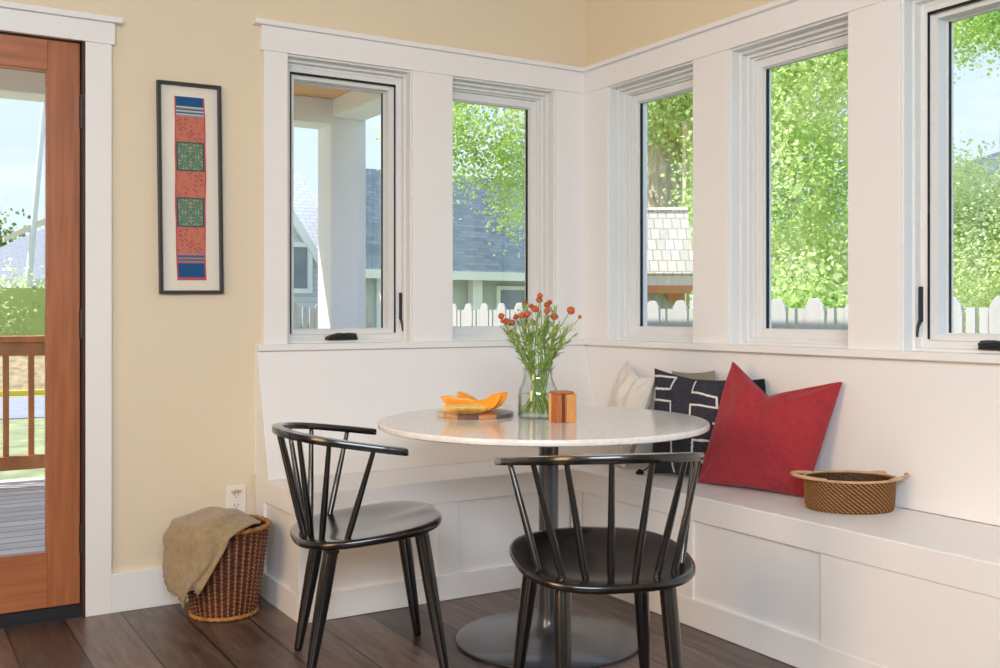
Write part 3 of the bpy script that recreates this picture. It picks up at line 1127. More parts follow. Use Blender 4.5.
M_throw = mat('olive_tan_wool', (158, 138, 106), 0.95, 0.1, noise=(50, 0.14, (1, 1, 1)), bump=(260, 0.5, (1, 1, 1)), sheen=0.2)
t = thing('throw_blanket', 'olive tan fringed throw draped over the laundry basket rim', 'blanket', (BC[0], BC[1], 0.32))
o = MB().quadgrid(S).build('cloth', M_throw, t, smooth=180)
so = o.modifiers.new('thick', 'SOLIDIFY')
so.thickness = 0.006
so.offset = 0
b = MB()
for j in range(0, nw):
    for q in (0.0, 0.5):
        jj = min(j + 1, nw - 1)
        p = S[-1, j] * (1 - q) + S[-1, jj] * q
        d = (S[-1, j] - S[-4, j])
        d = d / np.linalg.norm(d)
        L_ = rng.uniform(0.010, 0.018)
        e = p + d * L_ + np.array([rng.normal(0, 0.003), rng.normal(0, 0.003), 0])
        b.tube([p - d * 0.002, (p + e) / 2 + rng.normal(0, 0.0012, 3), e], [0.0014, 0.0014, 0.0009], 5)
f_ob = b.build('fringe', M_throw, t, smooth=180)
f_ob['kind'] = 'stuff'

# ================================================================== OUTLET
t = thing('wall_outlet', 'white wall outlet plate above the laundry basket', 'outlet', (-1.657, 0.018, 0.304))
MB().box(-1.696, -1.618, 0.0115, 0.0178, 0.304, 0.424).build('cover_plate', mat('outlet_plastic', (232, 224, 214), 0.35, 0.5), t, bevel=0.003)
for zc in (0.384, 0.344):
    s_ = MB()
    s_.prism([(-1.657 + 0.017 * math.cos(a) * (1 if abs(math.cos(a)) < 0.9 else 0.97), zc + 0.0145 * math.sin(a)) for a in np.linspace(0, 2 * PI, 24, endpoint=False)], 'y', 0.0098, 0.0116)
    so_ = s_.build('socket', MATS['outlet_plastic'], t)
    b = MB()
    for dx in (-0.0065, 0.0065):
        b.box(-1.657 + dx - 0.0012, -1.657 + dx + 0.0012, 0.0092, 0.0099, zc - 0.001, zc + 0.008)
    b.prism([(-1.657 + 0.0025 * math.cos(a), zc - 0.0075 + 0.0025 * math.sin(a)) for a in np.linspace(0, 2 * PI, 10, endpoint=False)], 'y', 0.0092, 0.0099)
    b.build('slots', M_black, so_)
b = MB()
for k in range(-2, 3):
    b.tube([(-1.657 + k * 0.004, 0.009, 0.395), (-1.657 + k * 0.009, 0.006, 0.407 - abs(k) * 0.002)], [0.003, 0.0055], 8)
b.build('plug_cap', mat('plug_cap_tan', (206, 184, 148), 0.4, 0.4), t, smooth=50)

# ================================================================== FRAMED TEXTILE
fc = (-1.8345, 0.018, 1.5645)
t = thing('framed_textile', 'black framed tall red and green embroidered textile strip on the beige wall', 'picture', fc)
t.rotation_euler = (0, rad(-0.75), 0)
hw_, hh = 0.1195, 0.3985
b = MB()
ring(b, lambda s, d, z: (s, d, z), -hw_, hw_, -hh, hh, 0.0125, -0.024, -0.0005)
b.build('frame', mat('black_frame_wood', (52, 50, 54), 0.4, 0.4), t, local=True, bevel=0.0015)
MB().box(-hw_ + 0.012, hw_ - 0.012, -0.006, -0.001, -hh + 0.012, hh - 0.012).build('mat_board', mat('mat_board_cream', (226, 220, 206), 0.8, 0.2), t, local=True)
nu, nvv = 76, 430
gx = np.linspace(-0.0565, 0.0565, nu)
gz = np.linspace(-0.347, 0.347, nvv)
Pg = np.zeros((nu, nvv, 3))
cols = np.zeros((nu, nvv, 3))
C_ = {k: np.array(lin(*v)[:3]) for k, v in dict(blue=(34, 88, 140), lb=(120, 146, 172), wh=(196, 194, 190), red=(194, 82, 88), org=(194, 118, 96), pk=(168, 88, 98), gr=(84, 124, 102), bg=(160, 156, 130), dk=(64, 86, 92)).items()}
for i, x in enumerate(gx):
    for j, z in enumerate(gz):
        bow = 0.0025 * math.sin(z * 9) + 0.0012 * math.sin(z * 31)
        Pg[i, j] = (x * (1.0 + 0.03 * math.sin(z * 7 + 1)) + bow * 0.6 + 0.002, -0.0075 - 0.0006 * math.sin(z * 40) ** 2, z)
        f = (0.347 - z) / 0.694
        ed = abs(x) > 0.0505
        if ed:
            c = C_['red']
        elif f < 0.05 or 0.913 <= f < 0.985:
            c = C_['blue'] * (0.9 + 0.2 * math.sin(x * 900) * math.sin(z * 700))
        elif f < 0.107 or 0.854 <= f < 0.913:
            k = int((f * 694) / 4.6) % 3
            c = (C_['lb'], C_['dk'], C_['wh'])[k] if f < 0.107 else (C_['lb'], C_['pk'], C_['dk'])[k]
        elif f >= 0.985:
            c = C_['red']
        elif 0.247 <= f < 0.404 or 0.55 <= f < 0.709:
            fa = (f - 0.247) / 0.157 if f < 0.5 else (f - 0.55) / 0.159
            X, Y = x / 0.0505, fa * 2 - 1
            if abs(Y) > 0.93 or abs(X) > 0.9:
                c = C_['dk']
            else:
                q = math.sin(11 * abs(X) + 3 * math.sin(7 * abs(Y))) + math.sin(11 * abs(Y) + 3 * math.sin(7 * abs(X)))
                c = C_['bg'] if abs(q) < 0.42 else C_['gr']
        else:
            fa = f * 15.6
            q = math.sin(x * 170 + 2.2 * math.sin(fa * 6)) * math.sin(fa * 8 + 1.5 * math.sin(x * 120))
            q2 = math.sin(x * 420 + 1) * math.sin(f * 380)
            c = C_['pk'] if q > 0.52 else (C_['org'] * 0.86 if q2 > 0.5 else C_['org'])
        cols[i, j] = c
o = MB().quadgrid(Pg, flip=False).build('textile', attr_mat('embroidered_cloth', 0.85, bump=(900, 0.2, (1, 1, 1))), t, smooth=180, local=True)
set_colors(o, cols.reshape(-1, 3))

# ================================================================== THINGS ON THE TABLE
def loc3(c, r, f, z):
    return (c[0] + Rv[0] * r + Fv[0] * f, c[1] + Rv[1] * r + Fv[1] * f, z)


# serving board
bc = (-1.070, -0.828)
t = thing('serving_board', 'round striped wooden serving board under the melon slices', 'board', (bc[0], bc[1], ZT))
Rb = 0.134
woods = [mat('board_pale_maple', (216, 190, 158), 0.35, 0.5), mat('board_tan_oak', (190, 140, 92), 0.35, 0.5, noise=(30, .2, (1, 1, 1))), mat('board_walnut', (92, 58, 44), 0.35, 0.5, noise=(30, .3, (1, 1, 1))), mat('board_cherry', (196, 134, 88), 0.35, 0.5), mat('board_grey_slate', (104, 96, 100), 0.3, 0.5)]
bounds = [-1.0, -0.80, -0.42, 0.12, 0.56, 1.0]
b = MB()
for k in range(5):
    u0, u1 = bounds[k], bounds[k + 1]
    pts = []
    for u in np.linspace(u0, u1, 12):
        pts.append((u, math.sqrt(max(0, 1 - u * u))))
    low = [(u, -v) for u, v in pts[::-1]]
    ring_ = [p for p in pts] + [p for p in low if p[1] < -1e-6]
    for kk, (sc_, z) in enumerate(((1, 0),)):
        poly = [loc3(bc, p[0] * Rb, p[1] * Rb, 0)[:2] for p in ring_][::-1]
        b.prism(poly, 'z', ZT + 0.0005, ZT + 0.0135, k)
b.build('board', woods, t, bevel=0.0012)

M_mel = mat('cantaloupe_flesh', (250, 158, 40), 0.35, 0.5, noise=(40, 0.08, (1, 1, 1)))
M_rind = mat('cantaloupe_rind_side', (240, 196, 108), 0.5, 0.4, noise=(60, 0.15, (1, 1, 1)))


def melon(label, r, f, z, yaw, roll, R0=0.062, span=70, hgt=0.030, wid=0.022, pitch=0.0, pale=False):
    ring_pts = []
    nn = 28
    for i in range(nn):
        k = i / (nn - 1) * 2 - 1
        a = -PI / 2 + k * rad(span)
        e = max(0.02, (1 - abs(k) ** 4.0)) ** 0.55
        h = hgt * e
        wd = wid * e
        sec = []
        for q in np.linspace(-1, 1, 7):
            sec.append((R0 - 0.003 * q * q * e * 2, wd * q))
        for q, hh_ in ((0.72, 0.45), (0.30, 0.86), (0, 0.95), (-0.30, 0.86), (-0.72, 0.45)):
            sec.append((R0 - h * hh_, wd * q * 0.9))
        ring_pts.append([(rr_ * math.cos(a), yy, R0 + rr_ * math.sin(a)) for rr_, yy in sec])
    b = MB()
    fm = [[1 if j < 6 else 0 for j in range(12)] for i in range(nn - 1)]
    b.quadgrid(ring_pts, close_v=True, face_mi=fm)
    b.f.append(list(range(12)))
    b.f.append([(nn - 1) * 12 + k for k in range(12)][::-1])
    b.m += [0, 0]
    p = loc3(bc, r, f, z)
    M = Matrix.Translation(p) @ Matrix.Rotation(rot + yaw, 4, 'Z') @ Matrix.Rotation(roll, 4, 'X') @ Matrix.Translation((0, 0, R0)) @ Matrix.Rotation(pitch, 4, 'Y') @ Matrix.Translation((0, 0, -R0))
    b.xf(M)
    zmin = min(v[2] for v in b.v)
    b.v = [(x, y, zz + (p[2] - zmin)) for x, y, zz in b.v]
    t = thing('melon_slice', label, 'melon slice', p, 0, 'orange melon slices on the round board')
    o = b.build('flesh', [M_rind if pale else M_mel, M_rind], t, smooth=50)
    return t


zb_ = ZT + 0.014
melon('pale sided melon slice lying lowest along the front of the board', -0.034, -0.066, zb_, rad(2), rad(80), 0.110, 44, 0.040, 0.017, pale=True)
melon('long orange melon slice resting on the left part of the board', -0.040, -0.006, zb_ + 0.012, rad(-8), rad(40), 0.092, 46, 0.040, 0.020, pitch=rad(10))
melon('orange melon slice at the back with its left end standing up', -0.014, 0.055, zb_ + 0.012, rad(16), rad(10), 0.056, 64, 0.040, 0.030, pitch=rad(26))
melon('bright curved melon slice in front with its right end turned up', 0.024, -0.026, zb_ + 0.004, rad(-8), rad(16), 0.076, 58, 0.042, 0.029, pitch=rad(-24))
melon('melon slice tucked behind the upturned end at the right of the board', 0.044, 0.040, zb_ + 0.002, rad(14), rad(4), 0.072, 56, 0.042, 0.029, pitch=rad(-26))

# wooden block
bk = (-0.9245, -1.151)
t = thing('wooden_block', 'small striped wooden salt box standing beside the flower jar', 'wooden box', (bk[0], bk[1], ZT))
wl = [mat('block_cherry', (176, 106, 62), 0.4, 0.4, noise=(20, .2, (8, 8, 1))), mat('block_walnut', (104, 56, 30), 0.4, 0.4, noise=(20, .25, (8, 8, 1))), mat('block_oak', (206, 146, 88), 0.4, 0.4, noise=(20, .15, (8, 8, 1))), mat('block_maple', (226, 176, 116), 0.4, 0.4, noise=(20, .12, (8, 8, 1)))]
b = MB()
st = [(-0.036, -0.018, 0), (-0.018, -0.006, 1), (-0.006, 0.0, 0), (0.0, 0.036, 2)]
for x0, x1, k in st:
    b.box(x0, x1, -0.030, 0.012, 0.0005, 0.092, k)
b.box(-0.036, 0.036, 0.012, 0.030, 0.0005, 0.092, 3)
b.xf(Matrix.Translation((bk[0], bk[1], ZT)) @ Matrix.Rotation(rot + rad(24), 4, 'Z'))
b.build('body', wl, t, bevel=0.0008)
b = MB()
b.box(-0.034, 0.030, -0.028, 0.028, 0.0925, 0.101, 0)
b.xf(Matrix.Translation((bk[0], bk[1], ZT)) @ Matrix.Rotation(rot + rad(24), 4, 'Z'))
b.build('lid', [wl[0]], t, bevel=0.003)

# glass jar
jc = (-0.9216, -1.0007)
t = thing('glass_jar_vase', 'clear glass jar half full of water holding the flower bunch', 'vase', (jc[0], jc[1], ZT))
prof = [(0.066, 0.0015), (0.0685, 0.006), (0.0690, 0.03), (0.0690, 0.078), (0.0665, 0.095), (0.058, 0.115), (0.0515, 0.132), (0.0495, 0.142), (0.0495, 0.160), (0.0505, 0.166)]
b = MB().lathe(prof, (jc[0], jc[1], ZT), 64)
b.lathe([(r_ - 0.0035, max(z, 0.007)) for r_, z in prof[::-1]], (jc[0], jc[1], ZT), 64)
b.disc((jc[0], jc[1], ZT + 0.0015), 0.066, 64, down=True)
b.disc((jc[0], jc[1], ZT + 0.0075), 0.062, 64)
b.build('jar', M_jar, t, smooth=50)
b = MB().tube([(jc[0] + 0.0505 * math.cos(a), jc[1] + 0.0505 * math.sin(a), ZT + 0.168) for a in np.linspace(0, 2 * PI, 64, endpoint=False)], 0.0042, 10, closed=True)
b.build('lip', glass_mat('jar_lip_glass', (0.86, 0.88, 0.88), 1.0, 1.6), t, smooth=180)
b = MB().tube([(jc[0] + 0.0645 * math.cos(a), jc[1] + 0.0645 * math.sin(a), ZT + 0.0045) for a in np.linspace(0, 2 * PI, 64, endpoint=False)], 0.0035, 8, closed=True)
b.build('thick_base', MATS['jar_lip_glass'], t, smooth=180)
b = MB().lathe([(0.0635, 0.009), (0.0645, 0.03), (0.0645, 0.083)], (jc[0], jc[1], ZT), 48)
b.disc((jc[0], jc[1], ZT + 0.083), 0.0645, 48)
b.build('water', M_water, t, smooth=50)

# flowers
M_stem = mat('flower_stem_green', (132, 164, 82), 0.55, 0.3, noise=(30, 0.25, (1, 1, 1)))
M_lf = leaf_mat('flower_leaf_green', (124, 156, 90), (168, 194, 118), (204, 220, 150), 20, 0.3)
M_head = mat('globe_amaranth_orange', (206, 104, 68), 0.8, 0.2, noise=(220, 0.35, (1, 1, 1)), bump=(500, 1.0, (1, 1, 1)))
heads = [(-0.122, .350, 1.0), (-.104, .332, 1.05), (-.087, .327, 1.0), (-.119, .336, .7), (-.073, .347, .9), (-.057, .352, .95), (-.034, .357, 1.05), (-.009, .372, 1.1), (.003, .404, 1.0), (.030, .388, .95), (.028, .368, .95),
         (.055, .347, 1.15), (.104, .368, 1.25), (.143, .350, .6), (-.017, .328, .95), (-.100, .296, .7), (.006, .420, .85), (.040, .398, .8), (-.045, .402, .6), (-.022, .385, .8)]
PROFH = [(0.0, -0.5), (0.45, -0.46), (0.8, -0.28), (0.98, -0.02), (0.95, 0.25), (0.74, 0.55), (0.42, 0.78), (0.0, 0.88)]


def leaf(b, p, d, L_, wd, mi=0, droop=0.25):
    d = np.array(d, float)
    d /= np.linalg.norm(d)
    side = np.cross(d, [0, 0, 1.0])
    if np.linalg.norm(side) < 1e-3:
        side = np.array([1.0, 0, 0])
    side /= np.linalg.norm(side)
    up = np.cross(side, d)
    rows_ = []
    for k in np.linspace(0, 1, 6):
        c = np.array(p) + d * L_ * k - up * (L_ * droop * (k - 0.5 * 0) ** 2 * 0.5) + np.array([0, 0, -L_ * droop * k * k])
        wk = wd * (math.sin(PI * min(1, k * 0.92 + 0.06)) ** 0.8)
        rows_.append([c - side * wk, c + up * wk * -0.25, c + side * wk])
    b.quadgrid(rows_, mi=mi)


def flower(i, r, z, size, with_head=True):
    f_off = rng.uniform(-0.055, 0.045)
    tip = np.array(loc3(jc, r, f_off, ZT + z - (0.010 if with_head else 0)))
    a = rng.uniform(0, 2 * PI)
    base = np.array(loc3(jc, -r * 0.36 + 0.036 * math.cos(a), -f_off * 0.4 + 0.036 * math.sin(a), ZT + 0.014))
    rn = 0.040 * math.sqrt(rng.uniform(0.05, 1))
    an = math.atan2(f_off + rng.normal(0, 0.02), r + rng.normal(0, 0.02))
    neck = np.array(loc3(jc, rn * math.cos(an), rn * math.sin(an), ZT + 0.158))
    mid = (neck + tip) / 2 + np.array([rng.normal(0, .006), rng.normal(0, .006), 0.012])
    path = catmull([base, neck, mid, tip], 7)
    root = thing('globe_flower' if with_head else 'leafy_sprig',
                 'orange globe flower among the crowded heads in the glass jar' if with_head else 'green leafy sprig without a bloom in the glass jar',
                 'flower', tuple(base), 0, 'orange globe flowers in the glass jar' if with_head else 'leafy sprigs in the glass jar')
    MB().tube(path, np.linspace(0.0023, 0.0013, len(path)), 6).build('stem', M_stem, root, smooth=180)
    b = MB()
    for k in range(9 if with_head else 12):
        q = rng.uniform(0.36, 0.97)
        ii = int(q * (len(path) - 2))
        p = path[ii]
        dirn = path[ii + 1] - path[ii]
        dirn /= np.linalg.norm(dirn)
        az = rng.uniform(0, 2 * PI)
        d = dirn * 0.9 + np.array([math.cos(az), math.sin(az), 0.1]) * 0.75
        leaf(b, p, d, rng.uniform(0.026, 0.054), rng.uniform(0.0036, 0.0064), droop=rng.uniform(0.0, 0.3))
    b.build('leaves', M_lf, root, smooth=180)
    if with_head:
        rr_ = 0.0110 * size
        b = MB()
        rings = []
        for k, (pr, pz) in enumerate(PROFH):
            rings.append([(rr_ * pr * (1 + 0.10 * ((k + m_) % 2)) * math.cos(m_ * 2 * PI / 16 + 0.2 * k), rr_ * pr * (1 + 0.10 * ((k + m_) % 2)) * math.sin(m_ * 2 * PI / 16 + 0.2 * k), rr_ * 1.4 * pz) for m_ in range(16)])
        b.quadgrid(rings, close_v=True, flip=True)
        d = Vector(path[-1] - path[-3]).normalized()
        b.xf(Matrix.Translation(Vector(tip) + d * rr_ * 0.5) @ d.to_track_quat('Z', 'Y').to_matrix().to_4x4())
        b.build('bloom', M_head, root, smooth=40)
    return root


SPECIAL = {13: 'small orange bud on a bare stem at the far right of the flower bunch', 12: 'largest orange globe flower standing out on the right of the bunch',
           16: 'topmost orange globe flower above the middle of the bunch', 15: 'small orange globe flower hanging lowest on the left of the bunch'}
for i, (r_, z, s_) in enumerate(heads):
    fo = flower(i, r_, z, s_)
    if i in SPECIAL:
        fo['label'] = SPECIAL[i]
for i, (r_, z) in enumerate([(-.13, .315), (-.07, .37), (-.045, .30), (.02, .31), (.05, .29), (.075, .33), (.115, .325), (.13, .29), (-.055, .40), (.065, .385), (-.02, .29), (.09, .30), (-.09, .27), (.10, .26), (.0, .34), (.035, .34)]):
    flower(i, r_, z, 1, False)

# ================================================================== OUTSIDE
GZ = -0.62
M_grass = mat('lawn_grass', (150, 154, 118), 0.9, 0.1, noise=(3, 0.3, (1, 1, 1)))
MB().box(-60, 90, 0.25, 110, GZ - 0.3, GZ).box(0.25, 90, -40, 0.25, GZ - 0.3, GZ).build('ground', M_grass, kind='structure')
# road beyond the lawn, brush bank behind it
MB().box(-60, 4.8, 14.2, 19.0, GZ - 0.02, GZ + 0.015).build('road', mat('road_asphalt', (150, 152, 162), 0.9, 0.2, noise=(1.5, .1, (1, 1, 1))), kind='structure')
MB().box(-60, 4.8, 18.72, 18.86, GZ, GZ + 0.022).box(-60, 4.8, 19.0, 19.2, GZ, GZ + 0.12).build('road_marking', mat('yellow_kerb_paint', (226, 196, 84), 0.8, 0.2), kind='structure')
b = MB()
P = []
for i in range(60):
    row = []
    for j in range(10):
        x = -45 + i * 0.85
        k = j / 9
        row.append((x, 19.3 + 3.0 * k, GZ + 0.02 + 1.05 * k ** 0.8 + 0.12 * math.sin(x * 1.7 + k * 5) * k))
    P.append(row)
b.quadgrid(P, flip=True)
b.build('embankment_terrain', mat('dry_brush_bank', (172, 152, 120), 0.95, 0.1, noise=(6, 0.35, (1, 1, 1)), bump=(12, 1, (1, 1, 1))), kind='structure')

# deck and porch
M_deck = plank_mat('deck_boards', (190, 188, 194), (212, 210, 216), (228, 226, 232), 0.14, 4.0, 'X', 0.55, 0.010)
MB().box(-6.5, 0.5, 0.24, 3.62, -0.06, -0.02).box(-6.5, 0.5, 3.55, 3.62, GZ, -0.06).build('deck_floor', M_deck, kind='structure')
M_porch = mat('porch_white_paint', (240, 240, 242), 0.6, 0.3)
MB().box(0.10, 0.385, 3.40, 3.68, -0.02, 2.53).build('porch_post_pillar', M_porch, kind='structure', bevel=0.004)
MB().box(-6.5, 0.385, 3.40, 3.68, 2.53, 2.718).box(0.11, 0.375, 0.6, 3.40, 2.58, 2.718).build('porch_beam', M_porch, kind='structure', bevel=0.004)
MB().box(-6.5, 0.42, 0.24, 3.95, 2.72, 2.75).build('porch_ceiling', mat('porch_cedar_boards', (232, 186, 136), 0.6, 0.3, noise=(8, .15, (.5, 8, 8))), kind='structure')
MB().box(-6.7, 0.44, 0.24, 4.1, 2.76, 2.88).build('porch_roof', M_porch, kind='structure')

M_cedar = mat('cedar_railing', (186, 122, 76), 0.6, 0.3, noise=(8, .25, (1, 1, .5)))
t = thing('deck_railing', 'orange brown wooden deck railing seen through the glazed door', 'railing', (-3.0, 3.5, -0.02))
MB().box(-6.2, -0.6, 3.42, 3.60, 0.90, 0.94).build('cap_rail', M_cedar, t, bevel=0.004)
MB().box(-6.2, -0.6, 3.47, 3.53, 0.81, 0.90).build('top_rail', M_cedar, t, bevel=0.004)
MB().box(-6.2, -0.6, 3.47, 3.53, 0.06, 0.15).build('bottom_rail', M_cedar, t, bevel=0.004)
x = -6.1
k = 0
while x < -0.65:
    MB().box(x, x + 0.036, 3.485, 3.521, 0.14, 0.82).build('baluster', M_cedar, t)
    x += 0.152
MB().box(-0.66, -0.56, 3.45, 3.55, -0.02, 1.0).build('post', M_cedar, t, bevel=0.004)


# picket fences
M_pick = mat('fence_white_stain', (186, 184, 182), 0.75, 0.2, noise=(5, 0.06, (3, 3, 1)))


def picket_mesh(wd, top, pointed):
    b = MB()
    if pointed:
        h = wd / 2
        pr = [(-h, GZ + 0.02), (h, GZ + 0.02), (h, top - 0.085), (h * 0.86, top - 0.045), (h * 0.5, top - 0.008), (h * 0.25, top), (-h * 0.25, top), (-h * 0.5, top - 0.008), (-h * 0.86, top - 0.045), (-h, top - 0.085)]
    else:
        h = wd / 2
        pr = [(-h, GZ + 0.02), (h, GZ + 0.02), (h, top), (-h, top)]
    b.prism(pr, 'y', -0.009, 0.009)
    return b


def fence(label, p0, p1, top, pitch):
    p0, p1 = np.array(p0), np.array(p1)
    L_ = np.linalg.norm(p1 - p0)
    d = (p1 - p0) / L_
    ang = math.atan2(d[1], d[0])
    t = thing('picket_fence', label, 'fence', (p0[0], p0[1], GZ))
    t.rotation_euler = (0, 0, ang)
    t.location = (p0[0], p0[1], 0)
    protos = []
    for z in (GZ + 0.35, top - 0.30):
        MB().box(0, L_, 0.012, 0.05, z, z + 0.085).build('rail', M_pick, t, local=True)
    pw = picket_mesh(0.152, top, True).build('picket', M_pick, t, local=True, bevel=0.003)
    pn = picket_mesh(0.048, top - 0.055, False).build('picket', M_pick, t, local=True)
    first = True
    x = 0.08
    while x < L_:
        for dx, pr in ((0, pw), (pitch * 0.42, pn), (pitch * 0.67, pn)):
            if x + dx > L_:
                continue
            if first and pr is pw:
                pw.location.x = x
                continue
            if first and pr is pn and dx < pitch * 0.5:
                pn.location.x = x + dx
                continue
            c = pr.copy()
            COL.objects.link(c)
            c.parent = t
            c.location.x = x + dx
        first = False
        x += pitch
    return t


fence('near white picket fence running past the right wall windows', (1.7, 5.9), (1.7, -1.9), 1.175, 0.285)
fence('far white picket fence beyond the porch post', (-1.1, 6.3), (1.75, 6.3), 1.20, 0.31)


# foliage: one mesh of bent leaves per crown
def crown(name, m, blobs, n, size, parent, seed=0, shell=0.55):
    """blobs: (cx, cy, cz, rx, ry, rz, weight)."""
    r = np.random.default_rng(seed)
    bl = np.array(blobs, float)
    wts = bl[:, 6] / bl[:, 6].sum()
    idx = r.choice(len(bl), n, p=wts)
    d = r.standard_normal((n, 3))
    d /= np.linalg.norm(d, axis=1)[:, None]
    k = (shell + (1 - shell) * r.random(n)) ** 0.7
    # clump the leaves
    C = bl[idx, :3] + d * bl[idx, 3:6] * k[:, None]
    nc = max(1, n // 28)
    cc = C[:nc]
    C = cc[r.integers(0, nc, n)] + r.standard_normal((n, 3)) * size * 3.4
    a = r.standard_normal((n, 3))
    a[:, 2] = a[:, 2] * 0.6 - 0.35
    a /= np.linalg.norm(a, axis=1)[:, None]
    bvec = np.cross(a, r.standard_normal((n, 3)))
    bvec /= np.linalg.norm(bvec, axis=1)[:, None]
    nv_ = np.cross(a, bvec)
    L_ = size * r.uniform(0.7, 1.35, n)[:, None]
    W_ = L_ * 0.42
    v0 = C
    v1 = C + a * L_ * 0.5 + bvec * W_ + nv_ * L_ * 0.08
    v2 = C + a * L_
    v3 = C + a * L_ * 0.5 - bvec * W_ + nv_ * L_ * 0.08
    V = np.stack([v0, v1, v2, v3], 1).reshape(-1, 3)
    off = origin_of(parent) if parent else Vector((0, 0, 0))
    V = V - np.array(off)
    me = bpy.data.meshes.new(name)
    me.vertices.add(len(V))
    me.vertices.foreach_set('co', V.astype(np.float32).ravel())
    me.loops.add(4 * n)
    me.loops.foreach_set('vertex_index', np.arange(4 * n, dtype=np.int32))
    me.polygons.add(n)
    me.polygons.foreach_set('loop_start', np.arange(0, 4 * n, 4, dtype=np.int32))
    me.update(calc_edges=True)
    me.validate()
    me.materials.append(m)
    o = bpy.data.objects.new(name, me)
    COL.objects.link(o)
    if parent:
        o.parent = parent
    return o


M_bark = mat('tree_bark', (196, 178, 156), 0.95, 0.1, noise=(8, .35, (3, 3, .6)), bump=(10, 1.0, (3, 3, .5)))
M_lf1 = leaf_mat('maple_leaves', (132, 170, 96), (206, 226, 140), (246, 248, 200), 7)
M_lf2 = leaf_mat('bright_leaves', (132, 176, 104), (212, 232, 146), (248, 250, 206), 7)
M_lf3 = leaf_mat('pale_leaves', (160, 188, 122), (214, 228, 166), (244, 247, 210), 7)
M_lf4 = leaf_mat('dark_leaves', (86, 118, 66), (116, 148, 84), (156, 182, 112), 1.0)


def tree(name, label, base, trunk_pts, radii, blobs, n, size, m, seed, group='trees beyond the windows', shell=0.5):
    t = thing(name, label, 'tree', base, 0, group)
    b = MB()
    for pts, rr_ in zip(trunk_pts, radii):
        b.tube(catmull(pts, 4), np.interp(np.linspace(0, 1, (len(pts) - 1) * 4 + 1), np.linspace(0, 1, len(rr_)), rr_), 12)
    b.build('trunk', M_bark, t, smooth=180)
    crown('foliage', m, blobs, n, size, t, seed, shell)
    return t


tree('maple_tree', 'leafy tree with a thick trunk standing behind the shingled shed', (5.05, 5.35, GZ),
     [[(5.05, 5.35, GZ), (5.0, 5.33, 1.5), (5.08, 5.36, 3.2), (5.2, 5.5, 5.0)], [(5.06, 5.35, 2.9), (4.6, 5.9, 3.7), (4.2, 6.8, 4.2)], [(5.06, 5.35, 2.8), (5.5, 5.0, 3.6), (6.2, 4.6, 4.4)]],
     [[0.29, 0.22, 0.20, 0.11], [0.10, 0.07, 0.03], [0.10, 0.07, 0.03]],
     [(4.6, 6.2, 4.7, 1.7, 1.9, 1.25, 3), (5.6, 4.7, 4.75, 1.6, 1.5, 1.25, 3), (4.85, 5.0, 3.66, .8, .7, .46, 2.6), (4.3, 7.7, 4.0, 1.0, 1.0, 1.2, 1.3), (4.65, 7.9, 2.85, 0.42, 0.42, 0.62, .35), (3.6, 8.4, 3.6, 0.6, .6, .9, .6)],
     66000, 0.052, M_lf1, 11)
tree('leafy_tree', 'dense bright green tree filling the middle right wall window', (5.4, 3.6, GZ),
     [[(5.4, 3.6, GZ), (5.4, 3.6, 1.2), (5.3, 3.7, 3.0)]], [[0.12, 0.10, 0.05]],
     [(5.1, 3.6, 2.2, 1.0, 0.95, 1.15, 3), (5.4, 3.7, 3.8, 1.1, 1.1, 1.2, 3), (5.3, 3.2, 1.3, 0.8, 0.75, 0.8, 1.2), (5.5, 3.6, 4.9, 1.0, 1.0, 0.8, 1.3)],
     40000, 0.050, M_lf2, 12, shell=0.35)
tree('pale_tree', 'loose pale tree with sky showing above it in the far right window', (11.2, 5.0, GZ),
     [[(11.2, 5.0, GZ), (11.2, 5.0, 2.0), (11.3, 5.1, 4.0)]], [[0.13, 0.1, 0.04]],
     [(10.8, 4.7, 1.7, 1.5, 1.5, 1.05, 3), (10.5, 5.2, 2.7, 0.7, 0.8, 0.6, .9), (10.2, 4.3, 0.8, 1.2, 1.2, .8, 1.5), (12.0, 4.0, 1.9, 1.3, 1.3, 0.8, 1.4)],
     42000, 0.055, M_lf3, 13, shell=0.3)
tree('branching_tree', 'tree whose leafy branch hangs into the top of the far right window', (9.6, 7.0, GZ),
     [[(9.6, 7.0, GZ), (9.6, 7.0, 3.0), (9.6, 6.6, 5.0), (10.2, 5.2, 5.9)]], [[0.16, 0.13, 0.09, 0.03]],
     [(9.9, 5.0, 5.2, 0.9, 0.8, 0.5, 1.4), (9.0, 5.4, 4.5, 0.35, .35, .6, .5), (10.8, 4.4, 5.3, 0.8, .8, .5, 1.2), (9.4, 7.0, 5.5, 1.1, 1.1, 1.0, 1.5)],
     18000, 0.055, M_lf2, 14, shell=0.3)
for i, (x, y, z, s_, lab) in enumerate(((-0.9, 38.5, 2.5, 2.3, 'round tree rising behind the low grey roof outside the door'), (5.2, 41.5, 2.3, 2.4, 'round tree partly hidden by the door stile beyond the grey roof'))):
    tree('round_tree', lab, (x, y, GZ), [[(x, y, GZ), (x, y, 1.0), (x, y, z + 1)]], [[0.2, 0.16, 0.1]],
         [(x, y, z, s_, s_, s_ * 0.95, 3), (x + 1.2, y - .6, z - .5, s_ * .7, s_ * .7, s_ * .7, 1)], 13000, 0.17, M_lf4, 20 + i, group='distant round trees beyond the road', shell=0.6)
tree('background_tree', 'tall tree filling the gap behind the thick trunk and the house wing', (10.2, 11.2, GZ), [[(10.2, 11.2, GZ), (10.2, 11.2, 2.0), (10.2, 11.2, 4.0)]], [[0.2, 0.16, 0.08]],
     [(10.2, 11.2, 3.0, 1.5, 1.5, 1.6, 2), (10.2, 11.2, 5.2, 1.9, 1.9, 1.7, 3), (9.7, 11.4, 7.0, 1.4, 1.4, 1.2, 1.5)], 26000, 0.085, M_lf2, 15, shell=0.5)
